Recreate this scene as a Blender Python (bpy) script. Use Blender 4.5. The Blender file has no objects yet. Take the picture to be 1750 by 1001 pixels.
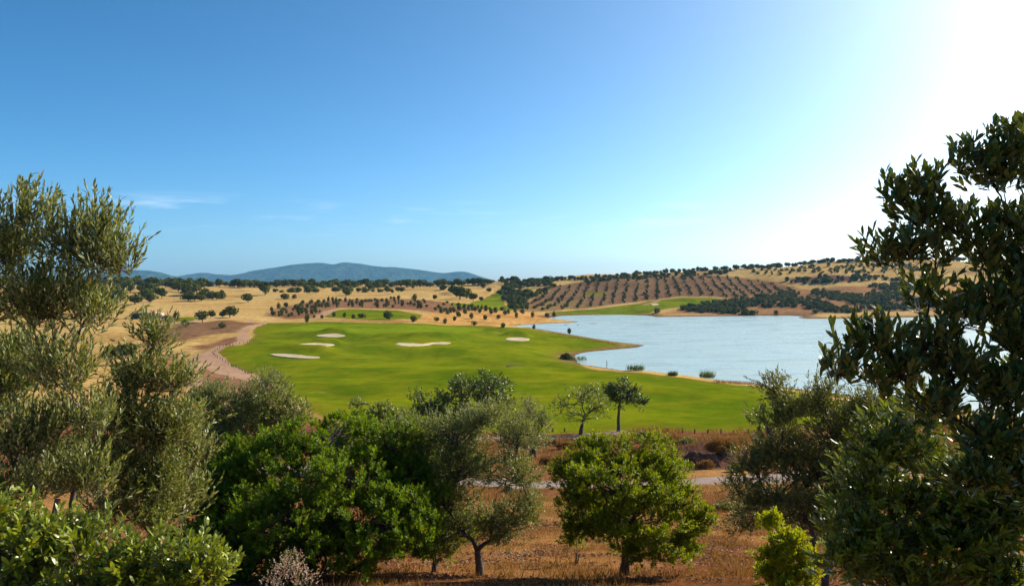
import bpy, math
import numpy as np
from mathutils import Matrix, Vector

# ------------------------------------------------------------------ camera, sky, sun, exposure
scene = bpy.context.scene
col = scene.collection
F = 1361.0            # focal length in photo pixels (1750 wide)
CAMZ = 23.0           # eye height above the lake
HV = 490.0            # horizon row of the photo
SUN_AZ, SUN_EL = 56.0, 30.0

cam = bpy.data.objects.new('camera', bpy.data.cameras.new('camera'))
col.objects.link(cam); scene.camera = cam
cam.data.sensor_width = 36.0
cam.data.lens = 36.0 * F / 1750.0
cam.data.shift_y = (HV - 500.5) / 1750.0
cam.data.clip_start = 0.05; cam.data.clip_end = 40000
cam.location = (0, 0, CAMZ); cam.rotation_euler = (math.radians(90), 0, 0)

world = bpy.data.worlds.new('World'); scene.world = world; world.use_nodes = True
wn = world.node_tree.nodes; wl = world.node_tree.links
for n in list(wn): wn.remove(n)
wout = wn.new('ShaderNodeOutputWorld'); wbg = wn.new('ShaderNodeBackground')
sky = wn.new('ShaderNodeTexSky'); sky.sky_type = 'NISHITA'; sky.sun_disc = False
sky.sun_elevation = math.radians(SUN_EL); sky.sun_rotation = math.radians(SUN_AZ)
sky.altitude = 100; sky.air_density = .5; sky.dust_density = 1.5; sky.ozone_density = 4.0
SKY_STRENGTH = 0.112
wbg.inputs['Strength'].default_value = SKY_STRENGTH
# faint cirrus wisps low in the sky
tc = wn.new('ShaderNodeTexCoord'); mp = wn.new('ShaderNodeMapping')
mp.inputs['Scale'].default_value = (9, 9, 70); mp.inputs['Location'].default_value = (2.4, 0.3, 1.0)
nz = wn.new('ShaderNodeTexNoise'); nz.inputs['Scale'].default_value = 1.0; nz.inputs['Detail'].default_value = 6; nz.inputs['Roughness'].default_value = .62
nz2 = wn.new('ShaderNodeTexNoise'); nz2.inputs['Scale'].default_value = 4.2; nz2.inputs['Detail'].default_value = 2
sx = wn.new('ShaderNodeSeparateXYZ')
rp = wn.new('ShaderNodeMapRange'); rp.inputs['From Min'].default_value = .50; rp.inputs['From Max'].default_value = .72
rp2 = wn.new('ShaderNodeMapRange'); rp2.inputs['From Min'].default_value = .3; rp2.inputs['From Max'].default_value = .55
band = wn.new('ShaderNodeMapRange'); band.inputs['From Min'].default_value = .05; band.inputs['From Max'].default_value = .085; band.interpolation_type = 'SMOOTHSTEP'
band2 = wn.new('ShaderNodeMapRange'); band2.inputs['From Min'].default_value = .115; band2.inputs['From Max'].default_value = .09; band2.interpolation_type = 'SMOOTHSTEP'
m1 = wn.new('ShaderNodeMath'); m1.operation = 'MULTIPLY'
m2 = wn.new('ShaderNodeMath'); m2.operation = 'MULTIPLY'
m3 = wn.new('ShaderNodeMath'); m3.operation = 'MULTIPLY'
m4 = wn.new('ShaderNodeMath'); m4.operation = 'MULTIPLY'; m4.inputs[1].default_value = .26
cmix = wn.new('ShaderNodeMix'); cmix.data_type = 'RGBA'
cmix.inputs['B'].default_value = (8.5, 8.8, 9.2, 1)
wl.new(tc.outputs['Generated'], mp.inputs['Vector']); wl.new(mp.outputs['Vector'], nz.inputs['Vector'])
wl.new(tc.outputs['Generated'], nz2.inputs['Vector']); wl.new(tc.outputs['Generated'], sx.inputs[0])
wl.new(nz.outputs['Fac'], rp.inputs['Value']); wl.new(nz2.outputs['Fac'], rp2.inputs['Value'])
wl.new(sx.outputs['Z'], band.inputs['Value']); wl.new(sx.outputs['Z'], band2.inputs['Value'])
wl.new(rp.outputs[0], m1.inputs[0]); wl.new(rp2.outputs[0], m1.inputs[1])
wl.new(band.outputs[0], m2.inputs[0]); wl.new(band2.outputs[0], m2.inputs[1])
wl.new(m1.outputs[0], m3.inputs[0]); wl.new(m2.outputs[0], m3.inputs[1]); wl.new(m3.outputs[0], m4.inputs[0])
gam = wn.new('ShaderNodeGamma'); gam.inputs['Gamma'].default_value = 1.14
hsv = wn.new('ShaderNodeMix'); hsv.data_type = 'RGBA'; hsv.blend_type = 'MULTIPLY'; hsv.inputs['Factor'].default_value = 1.0
hsv.inputs['B'].default_value = (1.08, 1.06, .80, 1)
sat = wn.new('ShaderNodeMix'); sat.data_type = 'RGBA'; sat.clamp_factor = False; sat.inputs['Factor'].default_value = 1.46
bw = wn.new('ShaderNodeVectorMath'); bw.operation = 'DOT_PRODUCT'; bw.inputs[1].default_value = (.333, .333, .333)
wl.new(sky.outputs[0], gam.inputs['Color']); wl.new(gam.outputs[0], bw.inputs[0])
wl.new(bw.outputs['Value'], sat.inputs['A']); wl.new(gam.outputs[0], sat.inputs['B']); wl.new(sat.outputs['Result'], hsv.inputs['A'])
wl.new(m4.outputs[0], cmix.inputs['Factor']); wl.new(hsv.outputs['Result'], cmix.inputs['A'])
wl.new(cmix.outputs['Result'], wbg.inputs['Color']); wl.new(wbg.outputs[0], wout.inputs['Surface'])

sl = bpy.data.lights.new('sun', 'SUN'); sl.energy = 5.0; sl.angle = math.radians(.53); sl.color = (1.0, .90, .74)
so = bpy.data.objects.new('sun', sl); col.objects.link(so)
az, el = math.radians(SUN_AZ), math.radians(SUN_EL)
SUN_DIR = Vector((math.sin(az) * math.cos(el), math.cos(az) * math.cos(el), math.sin(el)))
so.rotation_euler = SUN_DIR.to_track_quat('Z', 'Y').to_euler(); so.location = (60, 20, 80)

vs = scene.view_settings
vs.view_transform = 'Standard'; vs.look = 'None'; vs.exposure = 0.65; vs.gamma = 1.0; vs.use_curve_mapping = False
scene.cycles.use_denoising = True
scene.cycles.max_bounces = 7; scene.cycles.transparent_max_bounces = 8; scene.cycles.volume_bounces = 1
scene.cycles.diffuse_bounces = 3; scene.cycles.transmission_bounces = 4; scene.cycles.glossy_bounces = 2
scene.cycles.sample_clamp_indirect = 4.0

RNG = np.random.default_rng(11)
# ------------------------------------------------------------------ helpers
def tag(o, label=None, cat=None, group=None, kind=None):
    if label: o['label'] = label
    if cat: o['category'] = cat
    if group: o['group'] = group
    if kind: o['kind'] = kind
    return o
def link(name, data, parent=None):
    o = bpy.data.objects.new(name, data); col.objects.link(o)
    if parent is not None: o.parent = parent
    return o
def empty(name, loc=(0, 0, 0)):
    o = link(name, None); o.location = loc; o.empty_display_size = .3
    return o
def norm(a):
    return a / np.maximum(np.linalg.norm(a, axis=-1, keepdims=True), 1e-9)
def mesh(name, V, faces, mats, attrs=None, smooth=False):
    """faces: list of (int array (n,k), material index)"""
    me = bpy.data.meshes.new(name)
    V = np.asarray(V, np.float32)
    faces = [(np.asarray(f, np.int32), m) for f, m in faces if len(f)]
    nl = sum(f.size for f, m in faces); nf = sum(len(f) for f, m in faces)
    me.vertices.add(len(V)); me.vertices.foreach_set('co', V.ravel())
    me.loops.add(nl); me.loops.foreach_set('vertex_index', np.concatenate([f.ravel() for f, m in faces]))
    me.polygons.add(nf)
    tot = np.concatenate([np.full(len(f), f.shape[1], np.int32) for f, m in faces])
    st = np.concatenate([[0], np.cumsum(tot)[:-1]]).astype(np.int32)
    me.polygons.foreach_set('loop_start', st); me.polygons.foreach_set('loop_total', tot)
    me.polygons.foreach_set('material_index', np.concatenate([np.full(len(f), m, np.int32) for f, m in faces]))
    me.polygons.foreach_set('use_smooth', np.full(nf, smooth))
    for m in mats: me.materials.append(m)
    for k, a in (attrs or {}).items():
        a = np.asarray(a, np.float32)
        if a.ndim == 1:
            me.attributes.new(k, 'FLOAT', 'POINT').data.foreach_set('value', a)
        else:
            me.attributes.new(k, 'FLOAT_COLOR', 'POINT').data.foreach_set('color', np.c_[a, np.ones(len(a))].astype(np.float32).ravel())
    me.update(); me.validate()
    return me
def hash2(i, j, s):
    h = np.sin(i * 127.1 + j * 311.7 + s * 74.7) * 43758.5453
    return h - np.floor(h)
def vnoise(x, y, s=0):
    i, j = np.floor(x), np.floor(y); fx, fy = x - i, y - j
    fx = fx * fx * (3 - 2 * fx); fy = fy * fy * (3 - 2 * fy)
    a = hash2(i, j, s) * (1 - fx) + hash2(i + 1, j, s) * fx
    b = hash2(i, j + 1, s) * (1 - fx) + hash2(i + 1, j + 1, s) * fx
    return (a * (1 - fy) + b * fy) * 2 - 1
def fbm(x, y, s=0, o=4):
    r = 0; a = .5
    for k in range(o):
        r = r + a * vnoise(x * 2 ** k + k * 17.3, y * 2 ** k - k * 9.1, s + k); a *= .5
    return r
def smooth01(x): x = np.clip(x, 0, 1); return x * x * (3 - 2 * x)
def signed_dist(px, py, poly):
    """signed distance, positive inside"""
    poly = np.asarray(poly, float); q = np.roll(poly, -1, 0)
    d2 = np.full(px.shape, 1e12); ins = np.zeros(px.shape, bool)
    for (ax, ay), (bx, by) in zip(poly, q):
        ex, ey = bx - ax, by - ay
        t = np.clip(((px - ax) * ex + (py - ay) * ey) / (ex * ex + ey * ey + 1e-9), 0, 1)
        d2 = np.minimum(d2, (px - ax - t * ex) ** 2 + (py - ay - t * ey) ** 2)
        c = ((ay > py) != (by > py))
        with np.errstate(divide='ignore', invalid='ignore'):
            ins ^= c & (px < (bx - ax) * (py - ay) / (by - ay + 1e-12) + ax)
    return np.where(ins, 1, -1) * np.sqrt(d2)
def line_dist(px, py, line):
    d2 = np.full(px.shape, 1e12)
    for (ax, ay), (bx, by) in zip(line[:-1], line[1:]):
        ex, ey = bx - ax, by - ay
        t = np.clip(((px - ax) * ex + (py - ay) * ey) / (ex * ex + ey * ey + 1e-9), 0, 1)
        d2 = np.minimum(d2, (px - ax - t * ex) ** 2 + (py - ay - t * ey) ** 2)
    return np.sqrt(d2)

# ------------------------------------------------------------------ materials
def nodes(name):
    m = bpy.data.materials.new(name); m.use_nodes = True
    t = m.node_tree; b = t.nodes['Principled BSDF']
    return m, t, b
def N(t, typ, **kw):
    n = t.nodes.new(typ)
    for k, v in kw.items():
        if k in n.inputs: n.inputs[k].default_value = v
        else: setattr(n, k, v)
    return n
def mixrgb(t, fac, a, b, mode='MIX'):
    n = t.nodes.new('ShaderNodeMix'); n.data_type = 'RGBA'; n.blend_type = mode
    for s, v in (('Factor', fac), ('A', a), ('B', b)):
        if hasattr(v, 'links') or hasattr(v, 'is_linked'): t.links.new(v, n.inputs[s])
        else: n.inputs[s].default_value = v if s == 'Factor' else (*v, 1)
    return n.outputs['Result']
def noise(t, scale, detail=3, rough=.55, vec=None):
    n = N(t, 'ShaderNodeTexNoise', Scale=scale, Detail=detail, Roughness=rough)
    if vec is not None: t.links.new(vec, n.inputs['Vector'])
    return n.outputs['Fac']
def maprange(t, v, a, b, c=0., d=1.):
    n = t.nodes.new('ShaderNodeMapRange'); n.interpolation_type = 'SMOOTHSTEP'
    t.links.new(v, n.inputs['Value'])
    for k, x in zip(('From Min', 'From Max', 'To Min', 'To Max'), (a, b, c, d)): n.inputs[k].default_value = x
    return n.outputs[0]
def math2(t, op, a, b):
    n = t.nodes.new('ShaderNodeMath'); n.operation = op
    for i, v in enumerate((a, b)):
        if hasattr(v, 'is_linked'): t.links.new(v, n.inputs[i])
        else: n.inputs[i].default_value = v
    return n.outputs[0]
def bump(t, b, h, strength, dist):
    n = t.nodes.new('ShaderNodeBump'); n.inputs['Strength'].default_value = strength; n.inputs['Distance'].default_value = dist
    t.links.new(h, n.inputs['Height']); t.links.new(n.outputs[0], b.inputs['Normal'])

def leaf_mat(name, c1, c2, under=None, accent=None, acc=.96, trans=.35, rough=.42, spec=.5):
    m, t, b = nodes(name)
    at = N(t, 'ShaderNodeAttribute', attribute_name='rnd')
    r = N(t, 'ShaderNodeValToRGB'); cr = r.color_ramp
    cr.elements[0].color = (*c1, 1); cr.elements[1].color = (*c2, 1); cr.elements[1].position = .9
    if accent:
        e = cr.elements.new(acc); e.color = (*c2, 1)
        e = cr.elements.new(min(.999, acc + .015)); e.color = (*accent, 1)
    t.links.new(at.outputs['Fac'], r.inputs[0])
    c = r.outputs[0]
    if under:
        g = N(t, 'ShaderNodeNewGeometry')
        c = mixrgb(t, g.outputs['Backfacing'], c, under)
    t.links.new(c, b.inputs['Base Color'])
    b.inputs['Roughness'].default_value = rough; b.inputs['Specular IOR Level'].default_value = spec
    tr = N(t, 'ShaderNodeBsdfTranslucent')
    c2n = mixrgb(t, 1.0, c, (1.25, 1.15, .45), 'MULTIPLY')
    t.links.new(c2n, tr.inputs['Color'])
    mx = N(t, 'ShaderNodeMixShader'); mx.inputs[0].default_value = trans
    t.links.new(b.outputs[0], mx.inputs[1]); t.links.new(tr.outputs[0], mx.inputs[2])
    t.links.new(mx.outputs[0], t.nodes['Material Output'].inputs['Surface'])
    return m
def bark_mat(name, a, b2, sc=18):
    m, t, b = nodes(name)
    co = N(t, 'ShaderNodeTexCoord').outputs['Object']
    f = maprange(t, noise(t, sc, 5, .65, co), .3, .7)
    t.links.new(mixrgb(t, f, a, b2), b.inputs['Base Color']); b.inputs['Roughness'].default_value = .9
    b.inputs['Specular IOR Level'].default_value = .2
    bump(t, b, noise(t, sc * 2.2, 4, .6, co), .6, .01)
    return m
def plain_mat(name, a, b2, sc, rough=.9, bmp=.3, bd=.02):
    m, t, b = nodes(name)
    co = N(t, 'ShaderNodeTexCoord').outputs['Object']
    f = maprange(t, noise(t, sc, 5, .6, co), .3, .7)
    t.links.new(mixrgb(t, f, a, b2), b.inputs['Base Color']); b.inputs['Roughness'].default_value = rough
    b.inputs['Specular IOR Level'].default_value = .03
    bump(t, b, noise(t, sc * 4, 4, .6, co), bmp, bd)
    return m

M = {}
M['olive'] = leaf_mat('olive_leaf', (.06, .092, .012), (.165, .20, .036), under=(.31, .33, .15), accent=(.30, .17, .03), acc=.975, trans=.3, rough=.42, spec=.35)
M['olive_dark'] = leaf_mat('olive_leaf_dark', (.065, .085, .01), (.17, .18, .028), under=(.22, .23, .08), trans=.28, rough=.4)
M['lentisk'] = leaf_mat('lentisk_leaf', (.065, .13, .004), (.18, .27, .006), accent=(.25, .09, .03), acc=.985, trans=.5, rough=.5, spec=.25)
M['yellowgreen'] = leaf_mat('young_leaf', (.10, .16, .004), (.27, .32, .008), accent=(.30, .10, .025), acc=.97, trans=.45, rough=.5, spec=.25)
M['lime'] = leaf_mat('lime_leaf', (.19, .25, .006), (.40, .42, .01), trans=.45, rough=.5, spec=.25)
M['shrub'] = leaf_mat('shrub_leaf', (.115, .165, .006), (.30, .345, .012), under=(.14, .18, .06), accent=(.42, .22, .03), acc=.975, trans=.34, rough=.36)
M['dark'] = leaf_mat('dark_leaf', (.04, .07, .008), (.12, .16, .016), under=(.11, .135, .035), accent=(.22, .13, .02), acc=.985, trans=.22, rough=.34)
M['shrub_dim'] = leaf_mat('shrub_dim_leaf', (.055, .09, .006), (.21, .27, .012), under=(.13, .16, .05), accent=(.3, .2, .04), acc=.985, trans=.32, rough=.38)
M['carob'] = leaf_mat('carob_leaf', (.04, .07, .006), (.115, .155, .012), trans=.25, rough=.45)
M['oak_far'] = leaf_mat('far_oak_leaf', (.05, .066, .008), (.15, .16, .022), trans=.12, rough=.8, spec=.05)
M['olive_far'] = leaf_mat('far_olive_leaf', (.07, .078, .02), (.17, .17, .05), trans=.12, rough=.8, spec=.05)
M['light_far'] = leaf_mat('far_light_leaf', (.07, .10, .015), (.16, .18, .03), trans=.15, rough=.8, spec=.05)
M['scrub_far'] = leaf_mat('far_scrub_leaf', (.055, .068, .010), (.17, .175, .036), trans=.12, rough=.8, spec=.05)
M['bark'] = bark_mat('bark', (.05, .038, .028), (.15, .125, .1))
M['bark_dark'] = bark_mat('bark_dark', (.025, .02, .015), (.07, .055, .042))
M['bark_grey'] = bark_mat('bark_grey', (.09, .075, .06), (.24, .205, .17), 30)
M['bark_far'] = bark_mat('bark_far', (.05, .04, .03), (.1, .08, .06), 2)
M['straw'] = leaf_mat('straw', (.165, .072, .025), (.37, .21, .07), trans=.25, rough=.8, spec=.1)
M['brush'] = leaf_mat('dry_brush', (.17, .075, .035), (.40, .24, .09), trans=.2, rough=.9, spec=.05)
M['litter'] = leaf_mat('leaf_litter', (.13, .055, .027), (.33, .18, .10), trans=.1, rough=.8, spec=.1)
M['seed'] = leaf_mat('seedhead', (.42, .27, .2), (.66, .52, .44), trans=.25, rough=.8, spec=.1)
M['reed'] = leaf_mat('reed', (.05, .09, .015), (.13, .17, .035), trans=.3, rough=.8, spec=.05)
M['post'] = bark_mat('weathered_post', (.07, .05, .035), (.16, .12, .085), 9)
M['sand'] = plain_mat('sand', (.45, .345, .225), (.57, .455, .31), .6, .95, .25, .05)
M['stone'] = plain_mat('pale_stone', (.42, .30, .21), (.62, .48, .36), 1.5, .9, .5, .1)
M['roof'] = plain_mat('pink_roof', (.45, .26, .18), (.6, .4, .3), 1.2, .9, .4, .06)
M['darkwall'] = plain_mat('dark_wall', (.05, .04, .045), (.1, .08, .08), 1.0, .9, .3, .05)
M['deadwood'] = bark_mat('deadwood', (.14, .11, .09), (.3, .26, .22), 12)

# ------------------------------------------------------------------ terrain
# height above the lake along sight columns: (photo column, [(distance, height) ...])
NEAR = [(-60, 26), (-20, 22.4), (0, 21.3), (5, 20.0), (10, 18.5), (15, 17.0), (20, 15.5), (22, 15.0), (30, 13.1), (45, 10.6), (60, 8.5), (75, 7.0), (90, 6.0), (100, 5.6)]
TAB = {
 -600: NEAR + [(140, 5), (220, 4), (300, 6), (430, 7), (520, 9), (700, 14), (850, 19), (1000, 23), (1100, 24)],
 200: NEAR + [(140, 4.4), (180, 3.4), (220, 3.6), (300, 5.4), (430, 6.2), (470, 7.5), (600, 10), (700, 14), (850, 19), (1000, 23.2), (1100, 24)],
 350: NEAR + [(140, 4.4), (180, 3.2), (220, 3.6), (300, 5.4), (430, 6.2), (470, 7.5), (600, 10), (700, 14), (850, 20), (1000, 24.2), (1100, 25)],
 500: NEAR + [(140, 5), (225, 4.2), (300, 4.5), (350, 5.2), (395, 5.6), (420, 4.6), (450, 6), (520, 8), (600, 10), (700, 14), (850, 20), (1000, 24.5), (1100, 25)],
 650: NEAR + [(140, 4.8), (225, 4.1), (300, 4.6), (350, 5.2), (395, 5.4), (420, 4.4), (450, 5.8), (520, 7.6), (600, 10), (700, 14), (850, 20), (1000, 24.2), (1100, 25)],
 800: NEAR + [(140, 4.6), (225, 3.8), (300, 4.2), (350, 4.4), (395, 4.0), (440, 3.2), (480, 3.2), (540, 6), (620, 9), (700, 12), (800, 15), (900, 22), (1000, 28), (1100, 30)],
 950: NEAR + [(140, 4.2), (225, 3.2), (260, 2.6), (300, 2.6), (350, 2.4), (395, 1.6), (480, 1.2), (540, 1.4), (650, 1.5), (680, 2.8), (720, 5), (800, 14), (900, 24), (1000, 33), (1100, 35)],
 1100: NEAR + [(140, 3.8), (190, 2.4), (300, 1.6), (640, 1.2), (680, 3.4), (720, 7), (760, 11), (850, 22), (950, 35), (1020, 40.5), (1100, 41.5)],
 1300: NEAR + [(140, 3.2), (175, 1.5), (220, 1.0), (630, 1.2), (700, 5), (750, 10), (850, 23), (950, 40), (1020, 48.5), (1100, 49.5)],
 1500: NEAR + [(130, 3.0), (160, 1.2), (590, 1.2), (660, 4.5), (740, 12), (850, 24), (950, 43), (1050, 57), (1150, 59)],
 1750: NEAR + [(120, 3.0), (145, 1.2), (590, 1.2), (660, 6), (740, 16), (850, 28), (950, 46), (1050, 59), (1150, 61)],
 2500: NEAR + [(110, 3.0), (140, 1.2), (590, 1.2), (660, 8), (740, 18), (850, 32), (950, 50), (1050, 62), (1150, 63)],
}
for k in TAB: TAB[k] = TAB[k] + [(1500, TAB[k][-1][1] - 14), (2500, 14), (4000, 8), (20000, 6)]
UC = np.array(sorted(TAB)); AC = (UC - 875) / F
def base_height(x, y):
    yc = np.maximum(y, 18.0); a = np.clip(x / yc, AC[0], AC[-1])
    cols = np.stack([np.interp(y, *zip(*TAB[u])) for u in UC])
    i = np.clip(np.searchsorted(AC, a) - 1, 0, len(AC) - 2)
    t = (a - AC[i]) / (AC[i + 1] - AC[i])
    idx = np.arange(a.size).reshape(a.shape)
    cf = cols.reshape(len(AC), -1)
    return cf[i, idx] * (1 - t) + cf[i + 1, idx] * t

PO = -25.0                                           # polar grid centre (0, PO)
def rows():
    r = [4.0]
    while r[-1] < 1260: r.append(r[-1] * (1.0085 if r[-1] > 45 else 1.014))
    while r[-1] < 16000: r.append(r[-1] * 1.06)
    return np.array(r)
RR = rows(); TH = np.linspace(-.92, .92, 400)
LR = np.log(RR)
GX = RR[:, None] * np.sin(TH)[None, :]; GY = PO + RR[:, None] * np.cos(TH)[None, :]
H0 = base_height(GX, GY)
def blur(a, k, ax):
    out = a.copy()
    for s in range(1, k + 1):
        p = np.roll(a, s, ax); q = np.roll(a, -s, ax)
        if ax == 0: p[:s] = a[:1]; q[-s:] = a[-1:]
        else: p[:, :s] = a[:, :1]; q[:, -s:] = a[:, -1:]
        out += p + q
    return out / (2 * k + 1)
for _ in range(2): H0 = blur(blur(H0, 4, 0), 9, 1)
def sample(Hg, x, y):
    x = np.asarray(x, float); y = np.asarray(y, float)
    r = np.hypot(x, y - PO); th = np.arctan2(x, y - PO)
    lr = np.log(np.clip(r, RR[0], RR[-1] * .999))
    i = np.clip(np.searchsorted(LR, lr) - 1, 0, len(RR) - 2)
    fr = (np.clip(r, RR[0], RR[-1]) - RR[i]) / (RR[i + 1] - RR[i])
    g = np.clip((th - TH[0]) / (TH[1] - TH[0]), 0, len(TH) - 1.001); j = g.astype(int); ft = g - j
    return (Hg[i, j] * (1 - fr) * (1 - ft) + Hg[i + 1, j] * fr * (1 - ft) + Hg[i, j + 1] * (1 - fr) * ft + Hg[i + 1, j + 1] * fr * ft)
YS = np.exp(np.linspace(math.log(8), math.log(1800), 1800))
def hit(Hg, uv):
    """where the sight lines through photo points meet the ground"""
    out = []
    for u, v in uv:
        a = (u - 875) / F; zr = CAMZ - (v - HV) / F * YS
        d = zr - sample(Hg, a * YS, YS)
        k = np.argmax(d < 0) if (d < 0).any() else int(np.argmin(np.where((YS > 500) & (YS < 1300), d / YS, 9)))
        k = max(k, 1); t = d[k - 1] / (d[k - 1] - d[k]) if d[k] < 0 else 0
        y = YS[k - 1] + (YS[k] - YS[k - 1]) * np.clip(t, 0, 1)
        out.append((a * y, y))
    return np.array(out)
def flat(uv):        # photo point on the lake plane
    return [((u - 875) / F * CAMZ * F / (v - HV), CAMZ * F / (v - HV)) for u, v in uv]

LAKE = np.array(flat([(838, 557.5), (870, 558), (905, 559.5), (940, 565), (975, 571), (1010, 577), (1050, 583.5), (1085, 587.5), (1103, 590), (1088, 594), (1040, 598), (1000, 602), (982, 607), (980, 614), (992, 622), (1020, 626), (1060, 632), (1110, 638), (1160, 643), (1210, 648), (1290, 656), (1400, 668), (1550, 688), (1750, 712), (2300, 780)])
                + [(500, 210), (650, 500)]
                + flat([(2100, 541), (1750, 541), (1620, 541.5), (1530, 543), (1450, 544.5), (1380, 544.5), (1362, 543), (1372, 540.5), (1350, 539.2), (1280, 539.6), (1180, 541), (1120, 541.5), (1106, 539), (1060, 537.8), (1000, 538.2), (960, 539.6), (935, 543.5), (950, 546), (978, 548), (990, 549.5), (975, 551.5), (930, 553), (880, 556)]))
sdL = signed_dist(GX, GY, LAKE)
und = fbm(GX / 42, GY / 34, 3, 2) * np.clip((GY - 85) / 60, 0, 1) * np.where(GY < 420, 3.2, 1.5) * np.clip(-sdL / 40, .2, 1)
und += fbm(GX / 15, GY / 12, 13, 3) * .75 * np.clip((GY - 95) / 40, 0, 1) * (GY < 440) * np.clip(-sdL / 40, .1, 1)
und += fbm(GX / 5, GY / 5, 7, 3) * .25 * np.clip((GY - 8) / 10, 0, 1) * np.clip((110 - GY) / 30, 0, 1)
und += fbm(GX / 90, GY / 90, 9, 3) * 6 * np.clip((GY - 650) / 200, 0, 1) * np.clip((1600 - GY) / 300, 0, 1)
H1 = np.maximum(H0 + und, .45)
d = np.maximum(-sdL, 0); t = smooth01(d / 26)
H1 = np.where(sdL > 0, -np.minimum(1.6, .16 * sdL) - .04, H1 * t + (.03 + .055 * np.minimum(d, 12)) * (1 - t))

# bunkers: outlines in the photo
BUNK = [
 ('wide sand bunker with a curved back lip on the near side of the green', [(676, 588), (690, 586.5), (705, 588), (722, 588.5), (738, 585.5), (755, 584), (771, 585.5), (760, 589), (735, 591), (700, 591)]),
 ('long low sand bunker beside the bend of the dirt track', [(459, 605.5), (478, 604.5), (500, 606), (525, 609), (547, 611), (535, 613.5), (505, 613), (478, 610.5)]),
 ('narrow sand bunker, middle one of the three staggered bunkers', [(510, 588.5), (530, 587), (555, 587), (572, 589.5), (555, 591.5), (525, 591.5)]),
 ('small oval sand bunker under a mound closest to the flat green', [(539, 575), (555, 573), (575, 572.8), (590, 575.5), (575, 577.5), (550, 577)]),
 ('lone round sand bunker towards the lake side of the fairway', [(863, 579.5), (872, 577.2), (890, 577), (905, 579.5), (895, 582.5), (872, 582)]),
 ('tiny pale bunker on the green across the lake', [(1113, 519.5), (1122, 518.5), (1126, 520.5), (1116, 521.8)]),
]
H2 = H1.copy(); bpolys = []
for lab, uv in BUNK:
    w = hit(H1, uv); bpolys.append(w)
    c = w.mean(0); rx = (w[:, 0].max() - w[:, 0].min()) / 2; ry = (w[:, 1].max() - w[:, 1].min()) / 2
    sd = signed_dist(GX, GY, w)
    Aq = np.c_[w, np.ones(len(w))]; pl, *_ = np.linalg.lstsq(Aq, sample(H1, w[:, 0], w[:, 1]), rcond=None)
    fl = smooth01((sd + 1.5) / 3.0); H2 = H2 * (1 - fl) + (pl[0] * GX + pl[1] * GY + pl[2] - .35 * smooth01(sd / 3)) * fl
    yb = c[1] + ry + 6.5                             # bank behind the sand
    H2 += (1.4 if uv[0][0] in (459, 510, 539) else 2.3) * np.exp(-((GX - c[0]) / (rx * 1.1)) ** 4 - ((GY - yb) / 4.2) ** 2) * smooth01((-sd - 2.0) / 3.5) * (GY < 600)
def hump(u, v, rx, ry, h):
    global H2
    (x, y), = hit(H1, [(u, v)])
    H2 = H2 + h * np.exp(-((GX - x) / rx) ** 2 - ((GY - y) / ry) ** 2)
hump(610, 567, 26, 16, 1.0); hump(880, 600, 18, 10, .8); hump(560, 625, 30, 10, .7); hump(700, 632, 26, 8, .6)
hump(840, 640, 22, 8, .7); hump(690, 605, 14, 9, -.7); hump(820, 625, 12, 8, -.6); hump(980, 640, 22, 8, .5); hump(480, 575, 8, 7, -.8)
hump(1180, 514, 22, 14, 1.6); hump(1228, 775, 2.8, 3.0, 1.0); hump(1195, 780, 3.4, 3.0, .9)
H2 = np.where(sdL > 0, H1, H2)
HG = H2
def gz(x, y): return float(sample(HG, x, y))
def gnd(u, v):
    (x, y), = hit(HG, [(u, v)]); return Vector((x, y, gz(x, y)))
def at(u, v, Y): return Vector(((u - 875) / F * Y, Y, CAMZ - (v - HV) / F * Y))

# zones of the ground (outlines on the terrain)
def zone(uv): return hit(HG, uv)
Z_GREEN = [zone(z) for z in (
 [(455, 551), (432, 565), (433, 577), (425, 584), (385, 591), (365, 603), (378, 616), (430, 638), (460, 665), (530, 705), (640, 735), (720, 741), (900, 741), (1000, 740), (1110, 732), (1200, 737), (1290, 737), (1420, 730), (1600, 730), (1600, 705), (1400, 676), (1290, 660), (1180, 647), (1060, 635.5), (1000, 627), (960, 617), (945, 608), (960, 601.5), (1030, 594.5), (1062, 589), (1040, 584.5), (1000, 577.5), (970, 573), (905, 561.5), (850, 558.5), (800, 556), (700, 552.5), (640, 551), (560, 549.5)],
 [(548, 540), (570, 530), (600, 527.5), (680, 530), (722, 538), (716, 545), (660, 547.5), (590, 544.5)],
 [(765, 517), (800, 519), (835, 506), (850, 498), (905, 492.5), (912, 496), (880, 503), (862, 512), (862, 521), (890, 528), (850, 531), (800, 526), (770, 522)],
 [(930, 534), (1000, 529), (1060, 522.5), (1110, 515), (1160, 508.5), (1215, 508.5), (1245, 513), (1190, 520.5), (1120, 531), (1108, 536), (1000, 536.5), (945, 537)],
 [(985, 503.5), (1010, 499.5), (1038, 500.5), (1020, 505)],
 [(287, 550), (320, 541), (345, 541), (330, 549)])]
Z_PUTT = zone([(490, 563), (520, 556), (600, 554), (720, 556), (800, 558), (830, 562), (800, 568), (700, 568), (640, 571), (600, 569), (530, 567)])
track_line = zone([(400, 543), (425, 546), (452, 551), (440, 556), (420, 563), (413, 570), (418, 577), (414, 583), (395, 590), (372, 597), (352, 604), (350, 612), (372, 622), (400, 633), (430, 645), (470, 668)])
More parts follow.
